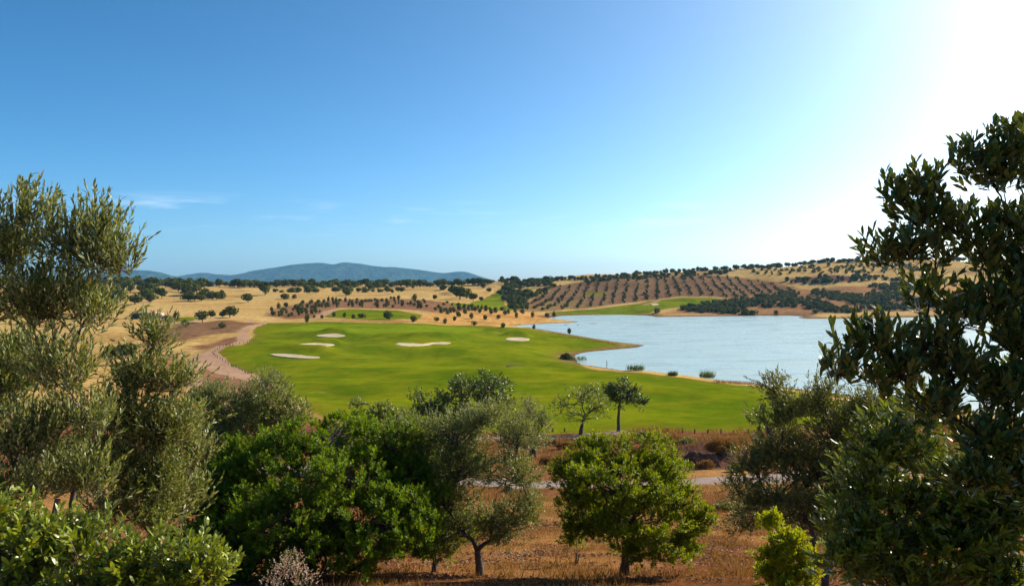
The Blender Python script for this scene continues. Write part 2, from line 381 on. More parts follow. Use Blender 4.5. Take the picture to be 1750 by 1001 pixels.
P_LINES = [(track_line, 1.7), (zone([(345, 605), (335, 615), (330, 635), (330, 660)]), 2.0),
           (zone([(545, 542), (556, 536), (572, 529.5)]), 2.6),
           (zone([(230, 562), (280, 556), (330, 549), (380, 544), (400, 543)]), 1.6),
           (zone([(480, 800), (620, 814), (760, 822), (900, 828), (1060, 828), (1220, 821), (1400, 812), (1640, 800)]), 2.3),
           (zone([(640, 738), (720, 747), (800, 750), (900, 749), (1000, 745), (1060, 738)]), 1.6),
           (zone([(1100, 521), (1120, 516), (1128, 513.5)]), 2.0)]
sdG = np.full(GX.shape, -60.)
for z in Z_GREEN: sdG = np.maximum(sdG, signed_dist(GX, GY, z))
sdG = np.minimum(sdG, 60)
sdU = np.clip(signed_dist(GX, GY, Z_PUTT), -40, 40)
sdP = np.full(GX.shape, -60.)
for ln, w in P_LINES: sdP = np.maximum(sdP, w - line_dist(GX, GY, ln))
sdP = np.maximum(sdP, np.minimum(signed_dist(GX, GY, zone([(352, 603), (372, 600), (420, 634), (440, 650), (390, 645), (340, 620)])), 3))
sdP = np.maximum(sdP, np.minimum(signed_dist(GX, GY, zone([(405, 572), (418, 571), (430, 577), (426, 583), (408, 586), (404, 580)])), 3))

soil = np.zeros(GX.shape + (3,)); soil[:] = (.47, .315, .115)
def paint(mask, c):
    global soil
    soil = soil * (1 - mask[..., None]) + np.array(c) * mask[..., None]
nb = fbm(GX / 45, GY / 45, 21, 4)
paint(smooth01(nb * 1.6 + .1) * .5, (.40, .225, .07))
paint(smooth01(fbm(GX / 14, GY / 30, 23, 3) * 2 - .2) * .35 * (GY > 420), (.56, .40, .17))
def soft(uv, c, w, amp=.5):
    z = zone(uv); sd = signed_dist(GX, GY, z)
    paint(smooth01(.5 + (sd + fbm(GX / w, GY / w, 31, 3) * w * amp) / w), c)
BROWN = (.155, .078, .045)
soft([(235, 590), (265, 566), (330, 553), (395, 546), (440, 552), (425, 560), (400, 569), (330, 579), (270, 592)], (.19, .105, .055), 6)
soft([(330, 592), (380, 580), (410, 574), (408, 585), (350, 600)], (.20, .10, .055), 4)
soft([(200, 620), (330, 596), (300, 610), (330, 660), (200, 680)], (.30, .16, .07), 6)
soft([(330, 618), (420, 640), (520, 690), (330, 700)], (.24, .125, .07), 6)
soft([(450, 539), (480, 524), (560, 513), (700, 511), (790, 522), (840, 531), (760, 538), (715, 530), (660, 528), (580, 526), (540, 540), (500, 546)], (.24, .125, .065), 9)
soft([(700, 546), (740, 533), (800, 530), (900, 532), (1000, 549), (900, 554), (850, 558), (790, 556)], (.50, .275, .085), 5)
soft([(500, 548), (700, 550), (820, 556), (700, 548), (560, 545)], (.38, .20, .07), 3)
soft([(880, 531), (905, 512), (940, 490), (990, 482), (1080, 474), (1160, 472), (1240, 471), (1330, 483), (1400, 500), (1300, 512), (1250, 512), (1220, 507), (1160, 506), (1100, 514), (1000, 527)], (.20, .115, .058), 12)
soft([(1000, 478), (1100, 470), (1240, 462), (1240, 470), (1100, 476), (1000, 486)], (.30, .19, .08), 12)
soft([(1340, 476), (1420, 470), (1490, 474), (1440, 483), (1370, 485)], (.16, .085, .06), 9)
soft([(1120, 538), (1250, 510), (1350, 494), (1450, 489), (1560, 484), (1560, 500), (1545, 508), (1660, 524), (1660, 532), (1400, 536)], (.29, .155, .07), 14)
soft([(870, 531), (930, 515), (1000, 512), (1000, 526), (930, 532)], (.22, .14, .055), 8)
soft([(1545, 506), (1600, 487), (1700, 482), (1760, 490), (1760, 515), (1650, 514)], (.53, .30, .10), 6)
paint(smooth01((14 - d) / 8) * (sdL < 0) * (GY > 560) * .9, (.19, .105, .055))
paint(smooth01((22 - d) / 10) * (sdL < 0) * (GY < 475) * .9, (.17, .135, .04))
paint(smooth01((4.0 - d) / 3) * (sdL < 0) * .8, (.16, .095, .045))
paint((sdL > 0) * 1.0, (.10, .10, .07))
nearm = smooth01((118 - GY) / 22)
paint(nearm, (.18, .078, .035))
paint(nearm * smooth01(fbm(GX / 6, GY / 6, 41, 3) * 2.2) * .8, (.17, .07, .035))
paint(nearm * smooth01(fbm(GX / 9, GY / 9, 45, 3) * 2.4 - .1) * .8, (.33, .175, .06))
soft([(1150, 757), (1210, 752), (1280, 770), (1300, 800), (1180, 803), (1150, 780)], (.115, .058, .05), 2)
hazy = smooth01((GY - 1200) / 500); paint(hazy, (.12, .11, .05))

mt, t, b = nodes('terrain')
co = N(t, 'ShaderNodeTexCoord').outputs['Object']
A = lambda n: N(t, 'ShaderNodeAttribute', attribute_name=n)
soilc = A('soil').outputs['Color']
n_big = noise(t, .035, 5, .6, co); n_mid = noise(t, .35, 5, .6, co); n_fin = noise(t, 4.5, 4, .65, co); n_gr = noise(t, 30, 3, .7, co)
v1 = maprange(t, n_mid, .3, .7, .72, 1.22); v2 = maprange(t, n_fin, .3, .7, .7, 1.25); v3 = maprange(t, n_gr, .3, .7, .72, 1.25)
vv = math2(t, 'MULTIPLY', math2(t, 'MULTIPLY', v1, v2), v3)
cmb = N(t, 'ShaderNodeCombineColor')
for k in range(3): t.links.new(vv, cmb.inputs[k])
soil_b = mixrgb(t, maprange(t, noise(t, .03, 6, .68, co), .45, .68, 0, .55), soilc, mixrgb(t, 1.0, soilc, (.68, .52, .42), 'MULTIPLY'))
soil_o = mixrgb(t, 1.0, soil_b, cmb.outputs[0], 'MULTIPLY')
g1 = mixrgb(t, maprange(t, noise(t, .05, 5, .65, co), .38, .62), (.080, .125, .004), (.150, .178, .005))
g2 = mixrgb(t, maprange(t, noise(t, .16, 4, .6, co), .45, .7, 0, .5), g1, (.20, .17, .010))
g3 = mixrgb(t, maprange(t, noise(t, .09, 6, .7, co), .60, .74, 0, .55), g2, (.28, .21, .035))
putt = maprange(t, A('sdu').outputs['Fac'], -.6, .6)
g4 = mixrgb(t, putt, g3, (.145, .195, .008))
rough_edge = maprange(t, A('sdg').outputs['Fac'], 0., 7., .6, 0.)
g5 = mixrgb(t, rough_edge, g4, (.15, .13, .012))
v4 = maprange(t, math2(t, 'ADD', math2(t, 'MULTIPLY', n_fin, .5), math2(t, 'MULTIPLY', n_mid, .5)), .32, .68, .80, 1.2)
cmb2 = N(t, 'ShaderNodeCombineColor')
for k in range(3): t.links.new(v4, cmb2.inputs[k])
green = mixrgb(t, 1.0, g5, cmb2.outputs[0], 'MULTIPLY')
edge = math2(t, 'MULTIPLY', math2(t, 'SUBTRACT', n_mid, .5), 5.0)
fg = maprange(t, math2(t, 'ADD', A('sdg').outputs['Fac'], edge), -.5, .7)
edge2 = math2(t, 'MULTIPLY', math2(t, 'SUBTRACT', n_mid, .5), 2.2)
fp = maprange(t, math2(t, 'ADD', A('sdp').outputs['Fac'], edge2), -.15, .35)
pathc = mixrgb(t, maprange(t, noise(t, .8, 5, .7, co), .35, .65), (.36, .205, .12), (.47, .295, .19))
pathc = mixrgb(t, maprange(t, n_gr, .3, .7, 0, .45), pathc, (.22, .14, .10))
sy = N(t, 'ShaderNodeSeparateXYZ'); t.links.new(co, sy.inputs[0])
pathc = mixrgb(t, maprange(t, sy.outputs['Y'], 105, 140), mixrgb(t, maprange(t, noise(t, 3, 5, .7, co), .35, .65), (.215, .16, .14), (.31, .245, .215)), pathc)
c1 = mixrgb(t, fg, soil_o, green); c2 = mixrgb(t, fp, c1, pathc)
t.links.new(c2, b.inputs['Base Color']); b.inputs['Roughness'].default_value = 1.; b.inputs['Specular IOR Level'].default_value = 0.
hh = math2(t, 'ADD', math2(t, 'MULTIPLY', n_fin, .6), math2(t, 'MULTIPLY', n_gr, .25))
bump(t, b, hh, .55, .12)
M['terrain'] = mt

nr, nt = GX.shape
VID = np.arange(nr * nt).reshape(nr, nt)
FQ = np.stack([VID[:-1, :-1], VID[:-1, 1:], VID[1:, 1:], VID[1:, :-1]], -1).reshape(-1, 4)
fcg = sdG.ravel()[FQ].mean(1); fcp = sdP.ravel()[FQ].mean(1)
cls = np.where(fcp > 0, 2, np.where(fcg > 0, 1, 0))
VALL = np.stack([GX, GY, HG], -1).reshape(-1, 3)
for nm, k in (('ground', 0), ('fairway', 1), ('path', 2)):
    f = FQ[cls == k]; ids, inv = np.unique(f, return_inverse=True)
    me = mesh(nm, VALL[ids], [(inv.reshape(-1, 4), 0)], [mt],
              {'sdg': sdG.ravel()[ids], 'sdu': sdU.ravel()[ids], 'sdp': sdP.ravel()[ids], 'soil': soil.reshape(-1, 3)[ids]}, smooth=True)
    tag(link(nm, me), kind='structure')

# bunkers as their own dished sheets of sand with raked rings
for (lab, uv), w in zip(BUNK, bpolys):
    c = w.mean(0); m = 40; seg = []
    n = len(w)
    for i in range(n):                                     # rounded outline
        p0, p1, p2, p3 = w[i - 1], w[i], w[(i + 1) % n], w[(i + 2) % n]
        for s in np.linspace(0, 1, 6)[:-1]:
            seg.append(.5 * ((2 * p1) + (-p0 + p2) * s + (2 * p0 - 5 * p1 + 4 * p2 - p3) * s * s + (-p0 + 3 * p1 - 3 * p2 + p3) * s ** 3))
    seg = np.array(seg); seg += np.c_[vnoise(seg[:, 0], seg[:, 1], 5), vnoise(seg[:, 0], seg[:, 1], 6)] * .18
    k = len(seg); V = []
    rings = [1.0, .96, .88, .7, .45, .2]
    for q, s in enumerate(rings):
        p = c + (seg - c) * s
        V.append(np.c_[p, sample(HG, p[:, 0], p[:, 1]) + (.04 if q == 0 else .16) + fbm(p[:, 0] / 3, p[:, 1] / 3, 9, 2) * .05])
    V.append(np.array([[c[0], c[1], gz(*c) + .08]])); V = np.concatenate(V)
    fq = []
    for q in range(len(rings) - 1):
        a = np.arange(k) + q * k; bq = (np.arange(k) + 1) % k + q * k
        fq.append(np.stack([a, bq, bq + k, a + k], -1))
    a = np.arange(k) + (len(rings) - 1) * k; bq = (np.arange(k) + 1) % k + (len(rings) - 1) * k
    tri = np.stack([a, bq, np.full(k, len(V) - 1)], -1)
    loc = np.array([c[0], c[1], gz(*c)])
    o = link('sand_bunker', mesh('sand_bunker', V - loc, [(np.concatenate(fq), 0), (tri, 0)], [M['sand']], smooth=True))
    o.location = loc; tag(o, lab, 'bunker')

# lake
mw, t, b = nodes('lake_water')
co = N(t, 'ShaderNodeTexCoord').outputs['Object']
b.inputs['Base Color'].default_value = (.36, .455, .41, 1); b.inputs['Roughness'].default_value = .22; b.inputs['IOR'].default_value = 1.33
mpw = N(t, 'ShaderNodeMapping', Scale=(.35, 1.0, 1.0)); t.links.new(co, mpw.inputs[0])
w1 = noise(t, .9, 4, .6, mpw.outputs[0]); w2 = noise(t, .06, 3, .5, co)
mpv = N(t, 'ShaderNodeMapping', Scale=(.05, .22, 1.0)); t.links.new(co, mpv.inputs[0])
w3 = noise(t, 1.0, 5, .65, mpv.outputs[0])
bump(t, b, math2(t, 'ADD', math2(t, 'MULTIPLY', w1, maprange(t, w2, .3, .7, .5, 1.3)), math2(t, 'MULTIPLY', w3, .55)), .55, .30)
t.links.new(maprange(t, noise(t, .6, 4, .6, mpv.outputs[0]), .35, .65, .12, .38), b.inputs['Roughness'])
M['water'] = mw
gx, gy = np.meshgrid(np.linspace(-60, 760, 60), np.linspace(100, 720, 50), indexing='ij')
vi = np.arange(gx.size).reshape(gx.shape)
tag(link('lake_water', mesh('lake_water', np.stack([gx, gy, gx * 0], -1).reshape(-1, 3), [(np.stack([vi[:-1, :-1], vi[1:, :-1], vi[1:, 1:], vi[:-1, 1:]], -1).reshape(-1, 4), 0)], [mw])), kind='structure')

# ------------------------------------------------------------------ mountains
mm, t, b = nodes('mountain_scrub')
co = N(t, 'ShaderNodeTexCoord').outputs['Object']
f = maprange(t, noise(t, .012, 8, .7, co), .38, .62)
c = mixrgb(t, f, (.016, .042, .03), (.06, .095, .05))
c = mixrgb(t, maprange(t, noise(t, .02, 6, .75, co), .66, .74), c, (.26, .22, .15))
t.links.new(c, b.inputs['Base Color']); b.inputs['Roughness'].default_value = 1.; b.inputs['Specular IOR Level'].default_value = 0.
bump(t, b, noise(t, .006, 8, .7, co), 1.0, 90)
def mountain(prof, Y, depth, seed, lo=-60):
    pu, pv = zip(*prof)
    us = np.linspace(pu[0], pu[-1], 330); n = 60
    top = (HV - np.interp(us, pu, pv)) / F * Y + CAMZ
    top = np.convolve(np.pad(top, 4, 'edge'), np.ones(9) / 9, 'valid') + fbm(us / 26, us * 0 + seed, seed, 4) * .0011 * Y
    s = np.linspace(-1, 1, n)
    X = ((us - 875) / F * Y)[None, :] + 0 * s[:, None]; Yg = Y + s[:, None] * depth + 0 * X
    prof1 = np.where(s < 0, (1 - np.abs(s)) ** .75, 1 - np.abs(s))[:, None]
    ridge = 1 - np.abs(fbm(X / 980, Yg / 1400, seed, 5)) * 2.2
    hgt = lo + (top[None, :] - lo) * prof1 * (1 - (.55 * (1 - ridge) + .05) * np.sin(np.clip(-s, 0, 1) * math.pi)[:, None])
    hgt += fbm(X / 210, Yg / 210, seed + 3, 4) * 15 * (np.abs(s) > .02)[:, None]
    vi = np.arange(X.size).reshape(X.shape)
    fq = np.stack([vi[:-1, :-1], vi[:-1, 1:], vi[1:, 1:], vi[1:, :-1]], -1).reshape(-1, 4)
    tag(link('mountain', mesh('mountain', np.stack([X, Yg, hgt], -1).reshape(-1, 3), [(fq, 0)], [mm], smooth=True)), kind='structure')
mountain([(280, 500), (295, 473), (350, 465), (395, 470), (430, 463), (470, 455.5), (520, 449.5), (545, 447.5), (570, 451), (590, 445.5), (615, 449.5), (640, 454), (665, 455), (690, 457), (720, 461.5), (760, 466), (785, 463.5), (800, 464.5), (825, 474), (860, 484), (930, 494), (1000, 500)], 11000, 2700, 5)
mountain([(-700, 478), (-400, 470), (-100, 476), (60, 468), (130, 472), (190, 464), (235, 460), (262, 462), (290, 470), (330, 479), (400, 488), (480, 500)], 9500, 2000, 14)

# ------------------------------------------------------------------ plant kit
T4 = (np.array([[0, 0, 0], [.45, -.5, .12], [.45, .5, .12], [1, 0, 0]]), np.array([[0, 1, 3], [0, 3, 2]]), None)
T8 = (np.array([[0, 0, 0], [.28, -.36, .06], [.30, .36, .02], [.68, -.44, .02], [.70, .44, .08], [1, 0, -.16]]), np.array([[0, 1, 2], [4, 3, 5]]), np.array([[2, 1, 3, 4]]))
TL = (np.array([[0, 0, 0], [.3, -.5, .10], [.32, .5, .04], [.68, -.40, .04], [.66, .40, .10], [1, 0, -.14]]), T8[1], T8[2])
def leaf_frames(D, Nn):
    T = norm(np.cross(Nn, D)); Nn = norm(np.cross(D, T)); return T, Nn
def leaves_geo(P, D, Nn, L, W, tpl):
    T, Nn = leaf_frames(D, Nn)
    tv = tpl[0]; k = len(tv); n = len(P)
    V = (P[:, None] + D[:, None] * (tv[None, :, 0:1] * L[:, None, None]) + T[:, None] * (tv[None, :, 1:2] * W[:, None, None])
         + Nn[:, None] * (tv[None, :, 2:3] * W[:, None, None])).reshape(-1, 3)
    off = (np.arange(n) * k)[:, None, None]
    tri = (tpl[1][None] + off).reshape(-1, 3)
    quad = (tpl[2][None] + off).reshape(-1, 4) if tpl[2] is not None else np.zeros((0, 4), int)
    return V, tri, quad
class Wood:
    def __init__(s): s.V, s.F, s.n = [], [], 0
    def tube(s, pts, r0, r1, k=5):
        pts = np.asarray(pts, float); m = len(pts)
        tg = norm(np.gradient(pts, axis=0)); ref = np.where(np.abs(tg[:, 2:3]) > .9, [[1., 0, 0]], [[0, 0, 1.]])
        a = norm(np.cross(tg, ref)); bq = np.cross(tg, a)
        ang = np.linspace(0, 2 * math.pi, k, endpoint=False); r = np.linspace(r0, r1, m)
        V = pts[:, None] + (a[:, None] * np.cos(ang)[None, :, None] + bq[:, None] * np.sin(ang)[None, :, None]) * r[:, None, None]
        idx = s.n + np.arange(m * k).reshape(m, k); nx = np.roll(idx, -1, 1)
        s.V.append(V.reshape(-1, 3)); s.F.append(np.stack([idx[:-1], nx[:-1], nx[1:], idx[1:]], -1).reshape(-1, 4)); s.n += m * k
    def sticks(s, A, B, r):                               # many thin three-sided twigs at once
        n = len(A)
        if n == 0: return
        tg = norm(B - A); ref = np.where(np.abs(tg[:, 2:3]) > .9, [[1., 0, 0]], [[0, 0, 1.]])
        a = norm(np.cross(tg, ref)); bq = np.cross(tg, a); ang = np.array([0, 2.094, 4.189])
        rg = a[:, None] * np.cos(ang)[None, :, None] + bq[:, None] * np.sin(ang)[None, :, None]
        V = np.concatenate([A[:, None] + rg * r, B[:, None] + rg * r * .5], 1)
        i0 = s.n + np.arange(n)[:, None] * 6
        f = np.array([[0, 1, 4, 3], [1, 2, 5, 4], [2, 0, 3, 5]])
        s.V.append(V.reshape(-1, 3)); s.F.append((i0[:, None, :] + f[None]).reshape(-1, 4)); s.n += n * 6
    def build(s, name, mat, parent, loc):
        if not s.V: return None
        V = np.concatenate(s.V) - np.array(loc)
        return link(name, mesh(name, V, [(np.concatenate(s.F), 0)], [mat], smooth=True), parent)
def curve(p0, p1, d0, rng, wob=.08, m=9):
    """bent branch from p0 leaving along d0 to p1"""
    p0, p1, d0 = map(np.asarray, (p0, p1, d0)); L = np.linalg.norm(p1 - p0); t = np.linspace(0, 1, m)[:, None]
    c = p0 + d0 * L * .5
    P = (1 - t) ** 2 * p0 + 2 * t * (1 - t) * c + t * t * p1
    w = sum(rng.normal(size=(1, 3)) * np.sin(t * math.pi * f_ + rng.random() * 6.28) / f_ for f_ in (2., 4., 7.)) * wob * L * .4
    return P + w * np.sin(t * math.pi)
LEAF_PROTO = {}
def plant(name, label, cat, Y, base_u, lobes, leaf, mat, bark='bark', clumps=14, shoots=10, nleaf=10, L=.05, W=.015, Ls=.15, theta=.7,
          up=.8, rc=.35, shell=.55, trunk_r=.05, stems=1, fork=None, tpl=T4, pick=0, group=None, seed=0, lean=None, ydepth=1.0, ragged=3, twig_r=None, dens=1.0, gap=0.0, visible_twigs=True):
    rng = np.random.default_rng(1000 + seed)
    px = Y / F
    bx = (base_u - 875) * px; base = np.array([bx, Y, gz(bx, Y) - .06])
    root = empty(name, tuple(base)); tag(root, label, cat, group)
    trunk, wood = Wood(), Wood()
    C, R = [], []
    for l in lobes:
        u, v, ru, rv = l[:4]; dy = l[4] if len(l) > 4 else 0.
        y = Y + dy; c = np.array(at(u, v, y)); C.append(c); R.append(np.array([ru * px, max(ru, rv) * px * ydepth * .9, rv * px]))
    C = np.array(C); R = np.array(R); R = np.maximum(R - .36 * (rc + Ls * .8 + L), R * .4)
    nb = len(C); ex = ragged                                  # ragged bumps on every lobe
    dd = norm(rng.normal(size=(nb * ex, 3)) + np.array([0, 0, .25])); k_ = np.repeat(np.arange(nb), ex)
    C2 = C[k_] + dd * R[k_] * (.8 + .3 * rng.random((nb * ex, 1))); R2 = R[k_] * (.2 + .22 * rng.random((nb * ex, 1)))
    ok = C2[:, 2] - R2[:, 2] > base[2] + .15
    R = R * .93; C = np.concatenate([C, C2[ok]]); R = np.concatenate([R, R2[ok]])
    fk = np.array(at(fork[0], fork[1], Y)) if fork is not None else base + np.array([0, 0, .25 * (C[:, 2].mean() - base[2])])
    roots = []
    for s in range(stems):
        off = np.array([rng.normal() * trunk_r * 1.5, rng.normal() * trunk_r * 1.5, 0]) * (stems > 1)
        e = fk + (np.array([rng.normal() * .3, rng.normal() * .3, 0]) * (stems > 1)) * (fk[2] - base[2]) * .5
        trunk.tube(curve(base + off, e, np.array([0, 0, 1.]), rng, .10, 8), trunk_r * (1.25 if stems == 1 else 1), trunk_r * .75, 8)
        roots.append(e)
    SB, SA = [], []
    area = R[:, 0] * R[:, 2]; wgt = area / area[:nb].mean() * np.where(np.arange(len(C)) < nb, .8, 1.0)
    nodes_ = [(q, trunk_r * .75, 0.) for q in roots]; done = {}
    order = list(np.argsort([min(np.linalg.norm(c - q) for q in roots) for c in C[:nb]])) + list(range(nb, len(C)))
    ki = k_[ok]
    for i in order:
        if i < nb:                                       # limbs fork off the nearest limb already grown
            j = int(np.argmin([np.linalg.norm(C[i] - q) + .35 * pl for q, rr_, pl in nodes_])); e, re_, pl = nodes_[j]
            r0 = re_ * .85; r1 = max(re_ * .5, trunk_r * .16)
        else:
            e = C[ki[i - nb]]; r0, r1 = trunk_r * .16, trunk_r * .08; pl = 0
        dv = C[i] - e; d0 = norm(np.array([dv[0] * .7, dv[1] * .7, max(dv[2], 0) + .35 * np.linalg.norm(dv[:2])]) + 1e-6)
        br = curve(e, C[i], d0, rng, .16, 10)
        wood.tube(br, r0, r1, 6)
        if i < nb: nodes_.append((C[i], r1 * 1.1, pl + np.linalg.norm(dv))); nodes_.append((br[5], (r0 + r1) / 2, pl + .5 * np.linalg.norm(dv)))
        nc = max(2, int(clumps * wgt[i] * dens))
        dr = norm(rng.normal(size=(nc, 3))); rad = (shell + (1 - shell) * rng.random(nc) ** .6) * (.86 + .42 * rng.random(nc) ** 2.2)
        K = C[i] + dr * R[i] * rad[:, None]
        for q in range(nc):
            st = br[rng.integers(5, 10)]
            wood.tube(curve(st, K[q], norm(K[q] - st + np.array([0, 0, .3 * R[i][2]])), rng, .2, 5 if Y < 25 else 4), trunk_r * .2, trunk_r * .07, 4 if Y < 8 else 3)
        ns = shoots; n = nc * ns
        kk = np.repeat(K, ns, 0); out = norm((kk - C[i]) / R[i])
        q = norm(rng.normal(size=(n, 3))) * rng.random((n, 1)) ** .5 * np.array([rc, rc, rc * .75])
        A = norm(out * .8 + q / rc * .6 + np.array([0, 0, up]) + rng.normal(size=(n, 3)) * .35)
        P = kk + q
        if visible_twigs and Y < 8: wood.sticks(kk + q * .15, P, twig_r or trunk_r * .06)
        SB.append(P); SA.append(A)
    SB = np.concatenate(SB); SA = np.concatenate(SA); n = len(SB)
    ls = Ls * (.6 + .8 * rng.random(n))
    sel = slice(None, None, 1 if Y < 8 else 3)
    if Y < 40: wood.sticks(SB[sel], (SB + SA * ls[:, None])[sel], (twig_r or trunk_r * .06) * .7)
    t = np.tile((np.arange(nleaf) + .5) / nleaf, n); sid = np.repeat(np.arange(n), nleaf)
    ax = SA[sid]; ref = norm(np.cross(ax, norm(rng.normal(size=(n, 3)))[sid])); rf2 = np.cross(ax, ref)
    phi = np.tile(np.arange(nleaf) * 2.4, n) + np.repeat(rng.random(n) * 6.28, nleaf)
    rad = ref * np.cos(phi)[:, None] + rf2 * np.sin(phi)[:, None]
    th = theta * (1.15 - .6 * t) + rng.normal(size=len(t)) * .18
    D = norm(ax * np.cos(th)[:, None] + rad * np.sin(th)[:, None] + rng.normal(size=ax.shape) * .12)
    Nn = norm(ax * np.sin(th)[:, None] - rad * np.cos(th)[:, None] + rng.normal(size=ax.shape) * .3)
    P = SB[sid] + ax * (t * ls[sid])[:, None]
    Ll = L * (.65 + .6 * rng.random(len(P))); Wl = W * (.75 + .5 * rng.random(len(P)))
    rnd = np.clip(.36 * np.repeat(rng.random(n // shoots), shoots)[sid] + .28 * rng.random(n)[sid] + .36 * rng.random(len(P)), 0, .94)
    rare = rng.random(len(P)); rnd = np.where(rare > .985, .999, rnd)
    P = P - base
    if pick:
        cd = P + base - np.array([0, 0, CAMZ]); uu = 875 + F * cd[:, 0] / cd[:, 1]; v2 = HV - F * cd[:, 2] / cd[:, 1]
        infr = (uu > 5) & (uu < 1745) & (v2 > 5) & (v2 < 996) & (cd[:, 1] > 0)
        # the ones that show largest: nearest, with the blade turned to the viewer
        T, N2 = leaf_frames(D, Nn); face = np.abs((norm(cd) * N2).sum(1)) + .15
        score = np.where(infr, face * Ll / np.linalg.norm(cd, axis=1) ** 2.5, -1)
        top = np.argsort(-score)[:pick]; msk = np.ones(len(P), bool); msk[top] = False
        key = (mat, id(tpl))
        if key not in LEAF_PROTO:
            LEAF_PROTO[key] = []
            for r in (.15, .35, .5, .65, .8):
                V, tr, qd = leaves_geo(np.zeros((1, 3)), np.array([[1., 0, 0]]), np.array([[0, 0, 1.]]), np.ones(1), np.ones(1), tpl)
                LEAF_PROTO[key].append(mesh('leaf', V, [(tr, 0), (qd, 0)], [M[mat]], {'rnd': np.full(len(V), r)}))
        for j in top:
            o = link('leaf', LEAF_PROTO[key][j % 5], root)
            x, y, z = D[j] * Ll[j], T[j] * Wl[j], N2[j] * Wl[j]
            o.matrix_local = Matrix(((x[0], y[0], z[0], P[j][0]), (x[1], y[1], z[1], P[j][1]), (x[2], y[2], z[2], P[j][2]), (0, 0, 0, 1)))
        P, D, Nn, Ll, Wl, rnd = P[msk], D[msk], Nn[msk], Ll[msk], Wl[msk], rnd[msk]
    V, tr, qd = leaves_geo(P, D, Nn, Ll, Wl, tpl)
    cr = link('crown', mesh('crown', V, [(tr, 0), (qd, 0)], [M[mat]], {'rnd': np.repeat(rnd, len(tpl[0]))}), root)
    cr['kind'] = 'stuff'
    trunk.build('trunk', M[bark], root, base); br_ = wood.build('branches', M[bark], root, base); br_['kind'] = 'stuff'
    return root

# ------------------------------------------------------------------ foreground plants
plant('olive_tree', 'tall wild olive with upright silvery shoots rising above the mountain skyline', 'olive tree', 4.6, 70,
      [(45, 370, 26, 38), (20, 445, 60, 60), (110, 430, 50, 56), (168, 395, 24, 42), (160, 455, 46, 60), (196, 455, 22, 40), (60, 520, 90, 70), (150, 540, 56, 60),
       (10, 640, 90, 80, .3), (110, 640, 70, 60), (-60, 480, 80, 120), (40, 760, 90, 70, .2), (-60, 700, 80, 120, .4), (150, 730, 60, 60, .3), (20, 840, 100, 50, .2), (140, 820, 70, 60, .2)],
      'lance', 'olive', 'bark', clumps=18, shoots=7, nleaf=14, L=0.046, W=0.0108, Ls=0.16, theta=0.52, up=1.7, rc=0.13, shell=.3, trunk_r=.022, stems=3, fork=(95, 860), tpl=TL, pick=300, seed=1, twig_r=.0022)
plant('olive_tree', 'young olive beside the tall one, its pointed top below the brown ploughed slope', 'olive tree', 6.2, 255,
      [(262, 590, 26, 42), (245, 650, 50, 50), (300, 660, 38, 42), (215, 720, 60, 60), (280, 740, 60, 60), (190, 800, 80, 60), (270, 820, 60, 60), (120, 820, 70, 60, .5), (330, 790, 40, 50, .5), (230, 880, 90, 50), (320, 860, 50, 50, .6), (330, 715, 24, 30, .3)],
      'lance', 'olive', 'bark', clumps=21, shoots=7, nleaf=13, L=0.05, W=0.0125, Ls=.17, theta=.65, up=1.4, rc=.14, shell=.3, trunk_r=.02, stems=3, fork=(235, 930), tpl=TL, pick=150, seed=2, twig_r=.0022)
plant('evergreen_shrub', 'bright green low shrub with broad leaves under the tall olive', 'shrub', 3.3, 130,
      [(20, 930, 90, 60), (120, 940, 80, 55), (230, 960, 80, 50), (320, 975, 45, 40), (60, 1010, 130, 60), (220, 1030, 120, 60), (-50, 900, 60, 70), (345, 985, 25, 35)],
      'oval', 'shrub', 'bark_grey', clumps=13, shoots=9, nleaf=10, L=0.042, W=0.0155, Ls=.085, theta=.85, up=1.2, rc=.11, shell=.3, trunk_r=.018, stems=4, fork=(130, 1150), tpl=T8, pick=300, seed=3, twig_r=.002)
plant('olive_bush', 'rounded grey-green olive bush behind the big glossy thicket by the dirt track', 'olive bush', 27, 430,
      [(455, 690, 62, 46), (385, 705, 52, 46), (500, 715, 34, 36), (345, 690, 40, 36), (430, 750, 90, 60), (340, 760, 60, 60), (400, 830, 90, 70)],
      'lance', 'olive', 'bark_grey', clumps=56, shoots=11, nleaf=11, L=0.11, W=0.04, Ls=.3, theta=.75, up=.7, rc=.38, shell=.5, trunk_r=.09, stems=3, fork=(430, 880), seed=4, twig_r=.006)
plant('lentisk_thicket', 'big dense glossy green thicket of rounded leaf clumps', 'thicket', 21.5, 560,
      [(560, 745, 110, 50), (660, 760, 70, 55), (450, 790, 90, 60), (560, 820, 130, 70, -1.2), (690, 830, 70, 70), (400, 860, 80, 70, -.6), (500, 890, 120, 70, -2.2), (620, 900, 120, 70, -1.8), (700, 915, 60, 50, -1), (400, 940, 80, 60, -1.5), (560, 945, 130, 45, -2.2), (470, 965, 70, 40, -2.4), (350, 880, 70, 80, -1), (370, 970, 80, 50, -2), (730, 880, 40, 60, -.5), (725, 780, 40, 50, .6)],
      'oval', 'lentisk', 'bark', clumps=66, shoots=11, nleaf=10, L=0.095, W=0.05, Ls=.15, theta=1.0, up=1.3, rc=0.2, shell=0.6, trunk_r=.07, stems=5, fork=(560, 960), seed=5, twig_r=.006)
